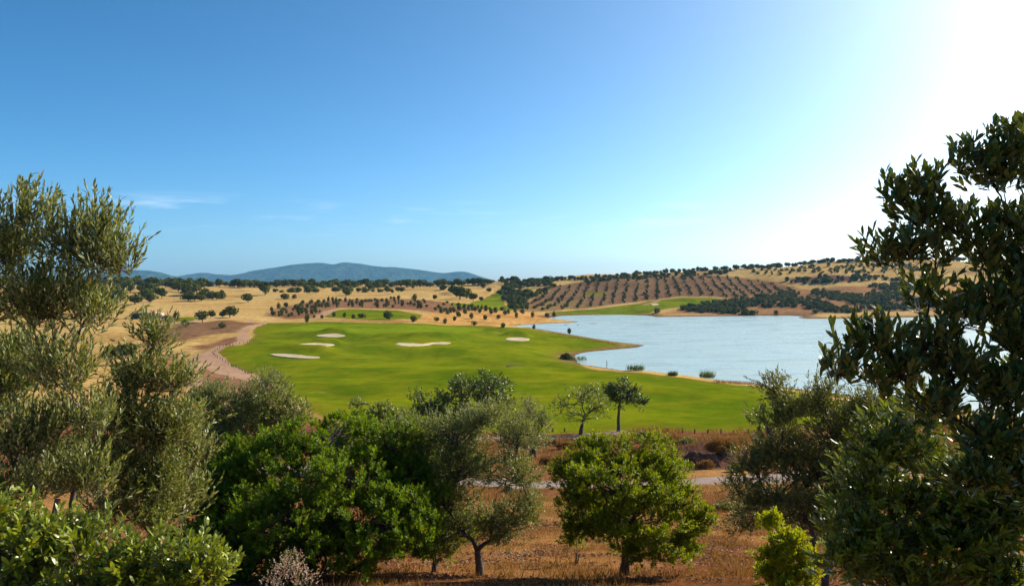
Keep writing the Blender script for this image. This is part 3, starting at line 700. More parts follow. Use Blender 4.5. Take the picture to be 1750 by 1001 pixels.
plant('olive_tree', 'sparse spreading olive with dark crooked trunk in the dry grass', 'olive tree', 21.8, 820,
      [(830, 715, 48, 36), (770, 745, 60, 45), (885, 745, 48, 42), (700, 790, 56, 46), (790, 800, 70, 46), (880, 810, 52, 40), (670, 850, 40, 46), (760, 860, 60, 40), (905, 860, 36, 30), (840, 890, 46, 36), (690, 745, 42, 36), (780, 900, 56, 40), (720, 895, 46, 40), (860, 915, 40, 32), (890, 885, 40, 34), (750, 930, 44, 28)],
      'lance', 'olive', 'bark', clumps=31, shoots=9, nleaf=12, L=0.09, W=0.025, Ls=.3, theta=.65, up=.8, rc=.36, shell=.35, trunk_r=0.11, stems=1, fork=(816, 940), seed=6, twig_r=.006)
plant('lentisk_tree', 'round yellow-green small tree with forked dark trunk in the dry grass', 'tree', 21.0, 1065,
      [(1060, 775, 78, 40), (1005, 800, 55, 50), (1125, 800, 56, 50), (1060, 830, 95, 55, -.8), (985, 855, 42, 50), (1155, 860, 46, 50), (1085, 890, 85, 46, -.6), (1020, 890, 50, 36), (1180, 905, 36, 28), (1130, 935, 60, 30, -.4), (985, 905, 36, 30), (1085, 930, 50, 26), (1170, 945, 36, 22), (1205, 885, 22, 24), (960, 815, 26, 30)],
      'oval', 'yellowgreen', 'bark', clumps=31, shoots=12, nleaf=10, L=0.085, W=0.042, Ls=.16, theta=.95, up=.9, rc=0.2, shell=0.5, trunk_r=.075, stems=2, fork=(1068, 925), seed=7, twig_r=.006)
plant('olive_bush', 'loose olive-green bush filling the gap behind the crooked olive and the glossy thicket', 'olive bush', 31, 680,
      [(600, 760, 60, 40), (690, 765, 56, 42), (650, 800, 80, 46), (745, 790, 50, 44), (730, 830, 60, 36), (580, 800, 60, 40)],
      'lance', 'olive', 'bark', clumps=44, shoots=10, nleaf=10, L=.13, W=.045, Ls=.3, theta=.7, up=.8, rc=.4, shell=.45, trunk_r=.09, stems=4, fork=(680, 870), seed=21, twig_r=.007)
plant('lentisk_shrub', 'low leafy bush hugging the foot of the crooked olive', 'shrub', 23.2, 745,
      [(720, 910, 40, 30), (760, 920, 36, 28), (790, 900, 36, 34), (740, 940, 50, 22)],
      'oval', 'yellowgreen', 'bark', clumps=26, shoots=10, nleaf=9, L=.09, W=.042, Ls=.15, theta=.9, up=1.0, rc=.2, shell=.5, trunk_r=.04, stems=4, fork=(745, 955), seed=22, twig_r=.006)
plant('olive_bush', 'low dusky bush spreading under the shadowy broad olive', 'olive bush', 19.5, 1330,
      [(1290, 870, 44, 32), (1340, 880, 50, 34), (1395, 890, 46, 36), (1265, 890, 26, 20), (1430, 910, 50, 36)],
      'lance', 'olive_dark', 'bark', clumps=26, shoots=9, nleaf=10, L=.085, W=.026, Ls=.22, theta=.7, up=.8, rc=.3, shell=.4, trunk_r=.05, stems=4, fork=(1340, 930), seed=23, twig_r=.005)
plant('carob_tree', 'dark round-crowned carob tree standing over the near path', 'carob tree', 84, 806,
      [(835, 662, 44, 32), (790, 678, 44, 36), (730, 690, 36, 30), (715, 715, 26, 26), (850, 690, 34, 28), (770, 715, 46, 24), (820, 720, 36, 22)],
      'oval', 'carob', 'bark', clumps=24, shoots=7, nleaf=7, L=.27, W=.16, Ls=.5, theta=1.0, up=.5, rc=.75, shell=.62, trunk_r=.34, stems=1, fork=(806, 738), seed=8, twig_r=.02)
plant('almond_tree', 'small pale-green tree with a leaning fork next to a darker tree by the path', 'tree', 87, 992,
      [(990, 680, 36, 22), (960, 695, 22, 18), (1025, 695, 26, 22), (1000, 712, 36, 20), (1020, 670, 20, 14)],
      'oval', 'shrub', 'bark', clumps=14, shoots=6, nleaf=6, L=.24, W=.11, Ls=.5, theta=.8, up=.6, rc=.6, shell=.5, trunk_r=.24, stems=1, fork=(995, 725), seed=9, twig_r=.02)
plant('carob_tree', 'dark small tree with a straight trunk at the edge of the fairway', 'tree', 96, 1057,
      [(1062, 662, 26, 18), (1040, 672, 20, 16), (1082, 676, 22, 16), (1060, 684, 32, 14), (1098, 688, 13, 9)],
      'oval', 'carob', 'bark', clumps=16, shoots=6, nleaf=7, L=.27, W=.15, Ls=.45, theta=1.0, up=.6, rc=.55, shell=.55, trunk_r=.2, stems=1, fork=(1058, 700), seed=10, twig_r=.02)
plant('olive_tree', 'grey-green olive beside the near path, behind the crooked olive', 'olive tree', 74, 912,
      [(905, 705, 34, 24), (930, 725, 22, 20), (890, 735, 28, 24), (915, 750, 32, 18)],
      'lance', 'olive', 'bark', clumps=24, shoots=7, nleaf=7, L=.24, W=.075, Ls=.45, theta=.8, up=.7, rc=.5, shell=.45, trunk_r=.2, stems=2, fork=(910, 765), seed=11, twig_r=.015)
plant('evergreen_shrub', 'leafy green bush tucked between the carob and the glossy thicket', 'shrub', 66, 672,
      [(660, 705, 26, 18), (690, 720, 30, 24), (640, 715, 22, 16), (610, 692, 18, 10, 14), (670, 740, 40, 22)],
      'oval', 'shrub', 'bark', clumps=34, shoots=7, nleaf=7, L=.2, W=.1, Ls=.35, theta=.9, up=.8, rc=.5, shell=.55, trunk_r=.12, stems=3, fork=(670, 765), seed=12, twig_r=.015)
plant('olive_tree', 'shadowy broad olive with leaning dark trunks in front of the lake', 'olive tree', 17.5, 1390,
      [(1325, 665, 34, 32), (1350, 700, 46, 40), (1300, 715, 22, 26), (1400, 690, 40, 46), (1420, 740, 50, 50), (1330, 770, 55, 50), (1285, 800, 40, 42), (1390, 810, 70, 50), (1460, 800, 50, 60), (1330, 850, 60, 36), (1440, 870, 60, 46), (1260, 840, 30, 26), (1290, 860, 40, 30), (1380, 880, 60, 40), (1490, 700, 50, 50), (1500, 830, 50, 60)],
      'lance', 'olive_dark', 'bark', clumps=36, shoots=9, nleaf=12, L=0.075, W=0.023, Ls=.22, theta=.7, up=.7, rc=.3, shell=.4, trunk_r=.10, stems=3, fork=(1380, 920), seed=13, twig_r=.005)
plant('lentisk_sapling', 'lime-yellow young bush at the foot of the shadowy olive', 'shrub', 12, 1350,
      [(1318, 895, 20, 18), (1345, 930, 36, 26), (1320, 960, 26, 26), (1375, 960, 30, 30), (1350, 995, 50, 30)],
      'oval', 'lime', 'bark', clumps=16, shoots=10, nleaf=10, L=.065, W=.03, Ls=.10, theta=.85, up=1.0, rc=.14, shell=.4, trunk_r=.025, stems=3, fork=(1350, 1020), seed=14, twig_r=.004)
plant('evergreen_tree', 'dark broad-leaved tree with upright leaf tufts silhouetted against the white sky', 'tree', 3.1, 1880,
      [(1732, 262, 12, 26), (1692, 285, 22, 16), (1652, 290, 14, 12), (1735, 300, 26, 40), (1700, 320, 30, 16), (1595, 335, 12, 36), (1545, 340, 18, 26), (1570, 385, 32, 30), (1620, 395, 30, 26), (1550, 430, 30, 18), (1515, 452, 18, 10), (1600, 440, 36, 18), (1665, 410, 30, 30), (1735, 400, 40, 44), (1690, 460, 46, 24), (1770, 470, 40, 80),
       (1700, 525, 54, 36), (1588, 517, 9, 16), (1645, 560, 44, 28), (1580, 590, 40, 26), (1520, 590, 34, 26), (1475, 592, 20, 20), (1432, 642, 14, 14), (1740, 590, 50, 50), (1530, 640, 50, 34), (1625, 640, 60, 44), (1720, 680, 60, 50), (1490, 655, 34, 24), (1590, 705, 60, 34), (1690, 760, 70, 44), (1820, 600, 60, 180), (1760, 830, 60, 60), (1660, 830, 60, 40)],
      'oval', 'dark', 'bark_dark', clumps=10, shoots=5, nleaf=9, L=0.053, W=0.0185, Ls=.075, theta=.62, up=1.7, rc=0.085, shell=0.2, trunk_r=.022, stems=1, fork=(1800, 790), tpl=T8, pick=300, ragged=1, seed=15, twig_r=.0018)
plant('evergreen_shrub', 'tangled green shrub with glossy lit leaves below the dark broad-leaved tree', 'shrub', 5.2, 1600,
      [(1500, 770, 46, 36), (1560, 780, 46, 40), (1480, 840, 50, 46), (1560, 860, 60, 46), (1640, 830, 60, 60), (1720, 900, 60, 70), (1620, 930, 80, 60), (1500, 930, 60, 50), (1700, 990, 90, 50), (1560, 1000, 80, 46), (1450, 900, 36, 40), (1440, 960, 40, 50), (1740, 820, 60, 70), (1660, 890, 70, 60), (1560, 720, 40, 40)],
      'lance', 'shrub_dim', 'bark_dark', clumps=17, shoots=7, nleaf=12, L=.062, W=.02, Ls=.13, theta=.7, up=.8, rc=.17, shell=.3, trunk_r=.018, stems=4, fork=(1600, 1080), tpl=TL, pick=150, ragged=2, seed=16, twig_r=.0025)
plant('sapling', 'thin bare-stemmed sapling between the crooked olive and the round tree', 'sapling', 24.5, 985,
      [(975, 905, 14, 14), (1000, 900, 14, 14), (985, 925, 20, 14)],
      'oval', 'yellowgreen', 'bark_grey', clumps=6, shoots=4, nleaf=6, L=.07, W=.03, Ls=.16, theta=.8, up=1.1, rc=.22, shell=.4, trunk_r=.025, stems=5, fork=(985, 945), seed=17, twig_r=.006)
plant('dry_shrub', 'dead brushy shrub with pale pinkish seedheads under the glossy thicket', 'shrub', 16.5, 500,
      [(495, 965, 34, 26), (470, 990, 26, 24), (520, 990, 30, 22)],
      'oval', 'seed', 'bark_grey', clumps=16, shoots=5, nleaf=4, L=.035, W=.03, Ls=.12, theta=.9, up=1.2, rc=.2, shell=.3, trunk_r=.015, stems=5, fork=(495, 1010), seed=18, twig_r=.004)
def vg(u, Y): return HV + (CAMZ - gz((u - 875) / F * Y, Y)) / Y * F
v0 = vg(1236, 69.4) - 22
def earth_heap():
    Y = 69.; x0 = (1212 - 875) / F * Y; k, n = 40, 14; ang = np.linspace(0, 6.283, k, endpoint=False); V = []
    for q in np.linspace(1, 0.02, n):
        x = np.cos(ang) * 3.6 * q; y = np.sin(ang) * 2.4 * q
        h = 1.35 * (1 - q * q) ** 1.2 * (1 + .3 * vnoise(x / 1.3 + 5, y / 1.3, 6)) + .5 * fbm(x * 1.3, y * 1.3, 3, 4) * min(1., 2.5 * (1 - q) + .2)
        V.append(np.c_[x, y, sample(HG, x + x0, y + Y) - gz(x0, Y) + h - .1])
    V = np.concatenate(V); F4 = []
    for q in range(n - 1):
        a = np.arange(k) + q * k; bq = (np.arange(k) + 1) % k + q * k; F4.append(np.stack([a, bq, bq + k, a + k], -1))
    M['heap'] = plain_mat('heap_earth', (.12, .05, .035), (.25, .115, .07), 1.6, 1.0, 1.0, .35)
    o = link('earth_heap', mesh('earth_heap', V, [(np.concatenate(F4), 0), (np.arange((n - 1) * k, n * k)[None], 0)], [M['heap']])); o.location = (x0, Y, gz(x0, Y))
    tag(o, 'dark reddish-brown heap of dug earth below the straw-coloured bush', 'earth heap')
earth_heap()
plant('dry_bush', 'rounded straw-coloured dry bush on top of the dark earth heap', 'bush', 69.4, 1236,
      [(1236, v0 - 9, 26, 15), (1218, v0 - 5, 16, 11), (1254, v0 - 5, 14, 11)],
      'lance', 'straw', 'bark', clumps=60, shoots=10, nleaf=5, L=.22, W=.03, Ls=.18, theta=.6, up=1.2, rc=.25, shell=.75, trunk_r=.06, stems=3, fork=(1236, v0 - 3), seed=19, twig_r=.01)
for q, (u, Y, w, m_, lab) in enumerate(((1150, 84, 16, 'brush', 'low reddish scrub bush on the strip behind the round yellow-green tree'), (1175, 78, 14, 'olive', 'small green-grey bush beside the dark earth heap'), (1262, 80, 18, 'brush', 'rusty scrub bush past the straw-coloured dry bush'), (1205, 66, 15, 'brush', 'low rusty bush on the bank just above the gravel path'),
      (1255, 64, 12, 'olive_dark', 'dark little bush by the gravel path under the shadowy olive'), (965, 80, 14, 'brush', 'reddish scrub below the leaning-fork tree'), (1030, 84, 14, 'brush', 'reddish scrub between the two small trees by the path'), (1100, 88, 15, 'olive', 'grey-green scrub at the fairway edge beyond the straight-trunked tree'),
      (935, 70, 12, 'brush', 'brown scrub tucked beside the grey-green path olive'), (1125, 50, 12, 'brush', 'dry weed clump in the grass between the round tree and the gravel path'), (905, 40, 13, 'brush', 'dry weed clump under the reach of the crooked olive'), (1235, 42, 16, 'olive_dark', 'low dark bush in the dry grass before the gravel path'))):
    v1 = vg(u, Y)
    plant('scrub_bush', lab, 'bush', Y, u, [(u, v1 - w * .35, w, w * .55), (u - w * .6, v1 - w * .2, w * .6, w * .4), (u + w * .6, v1 - w * .25, w * .6, w * .45)],
          'lance', m_, 'bark', clumps=22, shoots=7, nleaf=6, L=.0022 * Y, W=.0007 * Y, Ls=.0028 * Y, theta=.7, up=1.0, rc=.0035 * Y, shell=.5, trunk_r=.03, stems=3, fork=(u, v1 - 2), seed=300 + q, twig_r=.008)
plant('dark_bush', 'low dark bush in the dry field beside the dirt track junction', 'bush', 205, 208,
      [(200, 600, 20, 11), (220, 596, 14, 12), (188, 606, 14, 9)],
      'oval', 'oak_far', 'bark_far', clumps=30, shoots=8, nleaf=5, L=.5, W=.3, Ls=.5, theta=1.0, up=.6, rc=.8, shell=.6, trunk_r=.2, stems=3, fork=(208, 608), seed=20, twig_r=.03)

# ------------------------------------------------------------------ far trees (prototypes, then copies)
def crown_geo(rng, n, lob, size, z0, flat=.8, n_out=.9):
    C = norm(rng.normal(size=(lob, 3))) * np.array([.34, .34, .2]) * rng.random((lob, 1)) ** .4; C[0] = 0
    R = .16 + .17 * rng.random(lob); R[0] = .33
    k = rng.choice(lob, n, p=R ** 2 / (R ** 2).sum()); dr = norm(rng.normal(size=(n, 3)))
    P = C[k] + dr * (R[k] * (.8 + .25 * rng.random(n)))[:, None]
    P[:, 2] *= flat; P[:, 2] += z0
    Nn = norm(dr * n_out + rng.normal(size=(n, 3)) * .55); D = norm(np.cross(Nn, rng.normal(size=(n, 3))))
    s = size * (.6 + .8 * rng.random(n))
    V, tr, q = leaves_geo(P - D * s[:, None] * .5, D, Nn, s, s * .8, T4)
    return V, tr, np.repeat(np.clip(.4 * rng.random(lob)[k] + .6 * rng.random(n), 0, .94), 4)
def trunk_geo(h, r, rng):
    w = Wood(); top = np.array([rng.normal() * .06, rng.normal() * .06, h])
    w.tube(curve((0, 0, -.04), top, np.array([0, 0, 1.]), rng, .1, 5), r, r * .7, 6)
    for a in range(3):
        an = a * 2.1 + rng.random(); w.tube(curve(top, top + np.array([math.cos(an) * .2, math.sin(an) * .2, .2]), np.array([0, 0, 1.]), rng, .1, 4), r * .6, r * .3, 5)
    return np.concatenate(w.V), np.concatenate(w.F)
def proto(kind, seed, mat, n, lob, size, z0, flat, th, tr_):
    rng = np.random.default_rng(seed)
    V, t3, rn = crown_geo(rng, n, lob, size, z0, flat)
    tv, tf = trunk_geo(th, tr_, rng)
    me = mesh(kind, np.concatenate([V, tv]), [(t3, 0), (tf + len(V), 1)], [M[mat], M['bark_far']], {'rnd': np.concatenate([rn, np.zeros(len(tv))])})
    crown = mesh(kind + '_crown', V, [(t3, 0)], [M[mat]], {'rnd': rn})
    trk = mesh(kind + '_trunk', tv, [(tf, 0)], [M['bark_far']], smooth=True)
    return me, crown, trk
PR = {
 'oak': [proto('oak', 50 + i, 'oak_far', 620, 8, .13, .54, 1.05, .3, .035) for i in range(5)],
 'olive': [proto('olive', 60 + i, 'olive_far', 420, 7, .14, .56, 1.1, .3, .03) for i in range(4)],
 'light': [proto('light', 70 + i, 'light_far', 320, 6, .15, .58, 1.0, .3, .03) for i in range(3)],
 'bush': [proto('bush', 80 + i, 'scrub_far', 420, 8, .15, .36, 1.0, .12, .03) for i in range(5)],
 'gbush': [proto('gbush', 90 + i, 'olive_far', 380, 7, .14, .36, 1.05, .12, .03) for i in range(4)],
 'tiny': [proto('tiny', 100 + i, 'scrub_far', 90, 5, .26, .38, 1.0, .15, .03) for i in range(3)],
}
WIDE = {'oak': .86, 'olive': .86, 'light': .86, 'bush': .95, 'gbush': .95, 'tiny': .95}
cnt = [0]
def far(name, kind, xy, w, h, label, cat, group, parts=False):
    cnt[0] += 1; k = cnt[0]
    me, cr, tk = PR[kind][k % len(PR[kind])]
    loc = (xy[0], xy[1], gz(*xy)); rz = (k * 2.399) % 6.283
    ht = .98 if kind in ('oak', 'olive', 'light') else .8
    if parts:
        o = empty(name, loc); a = link('crown', cr, o); a['kind'] = 'stuff'; link('trunk', tk, o)
    else:
        o = link(name, me); o.location = loc
    o.rotation_euler = (0, 0, rz); o.scale = (w / WIDE[kind], w / WIDE[kind], h / ht)
    return tag(o, label, cat, group)
def far_px(name, kind, u, v, wpx, hpx, label, cat, group=None, parts=False):
    p = gnd(u, v); s = p.y / F
    return far(name, kind, (p.x, p.y), wpx * s, hpx * s, label, cat, group, parts)
def in_poly(uv, n, rng, mind=0):
    z = zone(uv); out = []; lo, hi = z.min(0), z.max(0); tries = 0
    while len(out) < n and tries < 60:
        tries += 1
        c = lo + rng.random((n * 4, 2)) * (hi - lo); c = c[signed_dist(c[:, 0], c[:, 1], z) > 0]
        for p in c:
            if len(out) >= n: break
            if mind and out and (np.hypot(*(np.array(out) - p).T) < mind).any(): continue
            out.append(p)
    return out
rg = np.random.default_rng(77)
def jit(a, b): return a + (b - a) * rg.random()

# named single trees
far_px('oak_tree', 'oak', 424, 517, 19, 18, 'single dark oak in the golden field below the wooded belt', 'oak tree', parts=True)
far_px('oak_tree', 'oak', 453, 504, 22, 24, 'tall oak throwing a shadow on the golden slope, alone above the round bushes', 'oak tree', parts=True)
far_px('round_bush', 'bush', 487, 511, 17, 11, 'larger of two round dark bushes side by side in the golden field', 'bush')
far_px('round_bush', 'bush', 503, 510, 9, 8, 'smaller of two round dark bushes side by side in the golden field', 'bush')
far_px('oak_tree', 'olive', 346, 551, 22, 21, 'leaning grey-green tree casting a long shadow beside the brown slope', 'tree', parts=True)
far_px('oak_tree', 'olive', 360, 543, 14, 13, 'small tree touching the leaning grey-green tree', 'tree', parts=True)
far_px('oak_tree', 'olive', 393, 543, 27, 20, 'umbrella-crowned tree by the top of the dirt track', 'tree', parts=True)
far_px('olive_tree', 'olive', 380, 543, 14, 12, 'low tree under the side of the umbrella-crowned tree', 'tree', parts=True)
far_px('olive_tree', 'olive', 285, 555, 17, 17, 'dark little tree in front of the stone rubble', 'tree', parts=True)
far_px('olive_tree', 'olive', 303, 551, 12, 20, 'slender tree at the end of the stone rubble', 'tree', parts=True)
far_px('olive_tree', 'olive', 317, 561, 13, 15, 'thin tree at the edge of the brown ploughed slope', 'tree', parts=True)
far_px('grey_bush', 'gbush', 381, 560, 15, 10, 'grey bush in the middle of the brown ploughed slope', 'bush')
far_px('olive_tree', 'olive', 525, 555, 8, 20, 'thin dark sapling standing on the back edge of the green', 'sapling', parts=True)
far_px('olive_tree', 'olive', 511, 539, 15, 18, 'tallest grey olive of the young grove, next to the pale path', 'olive tree', parts=True)
far_px('oak_tree', 'olive', 708, 517, 8, 15, 'narrow upright tree between the golden field and the young grove', 'tree', parts=True)
far_px('oak_tree', 'oak', 786, 512, 26, 26, 'biggest dark oak of the clump at the mouth of the green valley', 'oak tree', parts=True)
far_px('lake_sapling', 'olive', 973, 573, 7, 13, 'wispy sapling on the bank of the grassy point', 'sapling', parts=True)
far_px('lake_sapling', 'olive', 913, 563.5, 6, 9, 'bare little sapling near the start of the grassy point', 'sapling')
far_px('round_bush', 'gbush', 860, 560, 9, 10, 'single bush at the head of the narrow water arm', 'bush')
far_px('shore_bush', 'bush', 968, 614, 22, 12, 'dark leafy bush in the corner of the small inlet', 'bush')
far_px('dark_bush', 'bush', 1300, 511, 24, 12, 'large near-black bush at the end of the green across the lake', 'bush')
for u, v, w, h in ((775, 503, 18, 16), (797, 510, 18, 18), (809, 514, 18, 14), (770, 500, 12, 10), (822, 514, 9, 8), (743, 512, 9, 9)):
    far_px('oak_tree', 'oak', u, v, w, h, 'dark oak in the clump at the mouth of the green valley', 'oak tree', 'oaks of the valley clump', parts=True)
for u, v, w, h in ((571, 541, 8, 8), (589, 542, 7, 8), (603, 544, 7, 8), (618, 543, 16, 9), (663, 545, 20, 14), (706, 550, 13, 11), (551, 544, 6, 7), (537, 543, 5, 6)):
    far_px('grey_bush', 'gbush', u, v, w, h, 'grey-green bush on the strip in front of the second fairway', 'bush', 'bushes along the second fairway')
for u, v in ((747, 549), (761, 553), (777, 548), (784, 541), (806, 545), (811, 556), (830, 546), (852, 545), (863, 538), (883, 543), (909.5, 542), (935, 542), (795, 536), (776, 534), (766, 537), (820, 535), (839, 537), (847, 534), (868, 536), (947, 541), (812, 532), (800, 531), (755, 535), (785, 530), (831, 531), (858, 531), (880, 534), (893, 536)):
    far_px('spit_shrub', 'gbush' if rg.random() < .6 else 'bush', u, v, jit(7, 10), jit(8, 11), 'small olive shrub on the orange sandy spit', 'shrub', 'shrubs on the orange spit')
def scatter(name, kinds, uv, n, w, h, label, cat, group, mind=0, parts=False):
    for p in in_poly(uv, n, rg, mind):
        s = p[1] / F
        sc = jit(.75, 1.25)
        far(name, kinds[rg.integers(len(kinds))], p, jit(*w) * sc, jit(*h) * sc, label, cat, group, parts)
scatter('oak_tree', ['oak'], [(150, 478), (225, 484), (300, 484), (400, 484), (440, 489), (395, 494), (330, 503), (285, 512), (225, 522), (150, 520)], 110, (7, 12), (7, 11), 'dark oak in the wooded belt under the blue mountains', 'oak tree', 'oaks of the wooded belt', 5)
scatter('scrub_oak', ['oak', 'bush'], [(305, 512), (345, 507), (384, 507), (386, 514), (345, 516), (310, 515)], 12, (6, 10), (5, 8), 'dark scrub oak in the hedge-like line across the golden field', 'oak tree', 'scrub oaks in a line', 3)
def along(name, kinds, uv, n, w, h, label, cat, group, jv=3):
    us = np.linspace(uv[0][0], uv[-1][0], n) + rg.normal(size=n) * (uv[-1][0] - uv[0][0]) / n * .35
    for u in us:
        v = np.interp(u, *zip(*uv)) + rg.random() * jv
        p = gnd(u, v); far(name, kinds[rg.integers(len(kinds))], (p.x, p.y), jit(*w), jit(*h), label, cat, group)
along('oak_tree', ['oak'], [(400, 490), (460, 488.5), (560, 488), (660, 488.5), (760, 488.5), (830, 484)], 70, (7, 14), (6, 10), 'dark oak on the crest of the golden field', 'oak tree', 'oaks along the golden crest')
scatter('light_bush', ['light'], [(520, 490), (600, 489), (680, 492), (720, 495), (640, 501), (560, 499), (500, 495)], 42, (3.5, 7), (4, 7), 'light green bush dotted over the top of the golden field', 'bush', 'light bushes on the golden field', 3)
scatter('dark_bush', ['bush', 'oak'], [(440, 500), (520, 494), (740, 494), (800, 499), (700, 505), (540, 506)], 22, (4, 9), (3.5, 7), 'dark bush dotted over the golden field', 'bush', 'dark bushes on the golden field', 6)
scatter('grove_olive', ['olive', 'gbush'], [(452, 539), (480, 525), (560, 514), (700, 512), (790, 522), (850, 530), (770, 535), (715, 529), (640, 526), (580, 525), (545, 537), (500, 544)], 150, (1.7, 3.2), (2.2, 3.9), 'young dark olive in the brown grove behind the second fairway', 'olive tree', 'olives of the young grove', 4)
scatter('hill_oak', ['oak'], [(824, 487), (870, 478), (880, 490), (876, 499), (826, 499)], 22, (5, 10), (4, 7.5), 'dark oak in the wood above the green valley', 'oak tree', 'oaks above the green valley', 5)
scatter('hill_oak', ['oak', 'bush'], [(868, 484), (935, 479), (948, 485), (930, 491), (905, 491), (880, 497), (868, 498)], 44, (5, 9), (4, 7), 'dark oak in the wood on the shoulder of the hill', 'oak tree', 'oaks on the hill shoulder', 5)
scatter('scrub_oak', ['bush', 'oak'], [(853, 504), (880, 501), (905, 503), (930, 496), (950, 490), (910, 510), (888, 522), (868, 520)], 58, (4.5, 8), (3.5, 6), 'dark scrub oak on the bank beside the green valley', 'bush', 'scrub beside the green valley', 4)
along('scrub_oak', ['bush'], [(876, 527), (898, 526)], 7, (6, 9), (4, 5.5), 'low dark bush in a short row below the valley scrub', 'bush', 'short row of bushes', 1)
RIDGE = [(920, 480), (1000, 475), (1050, 472), (1100, 468), (1150, 464.5), (1200, 462.5), (1250, 459), (1300, 454.5), (1340, 451), (1400, 447), (1500, 443), (1620, 440), (1760, 438)]
along('ridge_tree', ['bush', 'oak', 'bush'], RIDGE[:7], 58, (4, 9), (3.5, 7), 'dark tree on the ridge line above the planted olive rows', 'tree', 'trees on the ridge above the rows', 4)
along('ridge_tree', ['bush', 'oak', 'bush'], [(1258, 458)] + RIDGE[7:11], 50, (5, 10), (4, 7.5), 'dark tree on the ridge line above the golden upper slope', 'tree', 'trees on the ridge above the golden slope', 4)
along('ridge_tree', ['bush', 'oak', 'bush'], [(1508, 443)] + RIDGE[11:], 28, (5, 10), (4, 7.5), 'dark tree on the ridge line behind the broad-leaved tree', 'tree', 'trees on the ridge behind the broad-leaved tree', 4)
scatter('hill_bush', ['bush'], [(1000, 480), (1100, 473), (1240, 465), (1240, 470), (1100, 478), (1000, 486)], 60, (3.5, 7), (3, 5), 'small bush on the tan slope under the ridge oaks', 'bush', 'bushes under the ridge', 5)
scatter('hill_bush', ['tiny'], [(1270, 464), (1400, 456), (1500, 452), (1620, 452), (1600, 470), (1420, 468), (1300, 474)], 120, (3, 6), (2.5, 5), 'small dark shrub dotted on the golden upper slope across the lake', 'shrub', 'shrubs on the golden upper slope', 6)
scatter('hill_bush', ['bush'], [(1340, 478), (1420, 472), (1520, 473), (1560, 478), (1440, 484), (1360, 486)], 50, (4, 7), (3, 5), 'dark bush along the purple-brown band of the far slope', 'bush', 'bushes of the purple-brown band', 5)
# orchard rows across the lake
row_dir = np.array([.16, 1.0]); row_dir /= np.linalg.norm(row_dir); row_n = np.array([row_dir[1], -row_dir[0]])
OZ = zone([(888, 528), (915, 508), (945, 492), (1000, 484), (1080, 476), (1160, 473), (1240, 472), (1320, 484), (1372, 498), (1300, 509), (1255, 510), (1220, 506), (1160, 505), (1105, 513), (1000, 525), (930, 531)])
o0 = OZ.mean(0); orch = []
for i in range(-40, 41):
    for j in range(-60, 61):
        p = o0 + row_n * (i * 10.5 + rg.normal() * .8 + 1.2 * math.sin(j * .13 + i * .4)) + row_dir * (j * 7.6 + rg.normal() * 1.6)
        if rg.random() < .2: continue
        orch.append(p)
orch = np.array(orch); orch = orch[signed_dist(orch[:, 0], orch[:, 1], OZ) > 0]
gsel = np.maximum.reduce([signed_dist(orch[:, 0], orch[:, 1], z) for z in Z_GREEN[3:5]]) < -3
orch = orch[gsel]; orch = orch[np.argsort(orch[:, 1])]
for p in orch[:300]:
    far('orchard_olive', ('bush', 'gbush', 'gbush')[rg.integers(3)], p, jit(1.9, 4.0), jit(1.7, 3.4), 'small dark olive in the straight planted rows on the brown hillside', 'olive tree', 'olives of the hillside rows')
def mass(name, pts, kind, w, h, label, cat):
    Vs, Fs, Rn, off = [], [], [], 0
    for q, p in enumerate(pts):
        rng = np.random.default_rng(3000 + q)
        V, t3, rn = crown_geo(rng, 80, 5, .27, .36, 1.0)
        s = jit(*w); V = V * np.array([s, s, jit(*h) / .8]) + np.array([p[0], p[1], gz(*p)])
        Vs.append(V); Fs.append(t3 + off); Rn.append(rn); off += len(V)
    if Vs: tag(link(name, mesh(name, np.concatenate(Vs), [(np.concatenate(Fs), 0)], [M[kind]], {'rnd': np.concatenate(Rn)})), label, cat, kind='stuff')
mass('orchard_foliage', orch[300:], 'olive_far', (1.9, 4.0), (1.7, 3.4), 'far upper part of the planted olive rows on the brown hillside', 'olive trees')
# scrub along the far shore
SC = [(1112, 536.5), (1150, 529), (1200, 520), (1250, 514), (1285, 510), (1330, 503), (1380, 498), (1440, 490), (1520, 486), (1600, 478), (1620, 483), (1550, 500), (1545, 508), (1600, 516), (1680, 520), (1680, 531), (1500, 534), (1370, 537), (1250, 537)]
pts = np.array(in_poly(SC, 900, rg, 4.2)); keep = vnoise(pts[:, 0] / 26, pts[:, 1] / 26, 88) > -.16; pts = pts[keep]; pts = pts[np.argsort(pts[:, 1])]
for p in pts[:300]:
    far('shore_bush', ('bush', 'bush', 'gbush')[rg.integers(3)], p, jit(3.6, 6.8), jit(2.8, 5.0), 'dark bush in the scrub along the far lake shore', 'bush', 'scrub of the far shore')
mass('shore_scrub', pts[300:], 'olive_far', (4, 7), (3., 4.8), 'upper sweep of dark scrub climbing the slope across the lake', 'scrub')
far_px('dark_bush', 'bush', 1630, 490, 10, 6, 'isolated round bush in the tan field across the lake', 'bush')

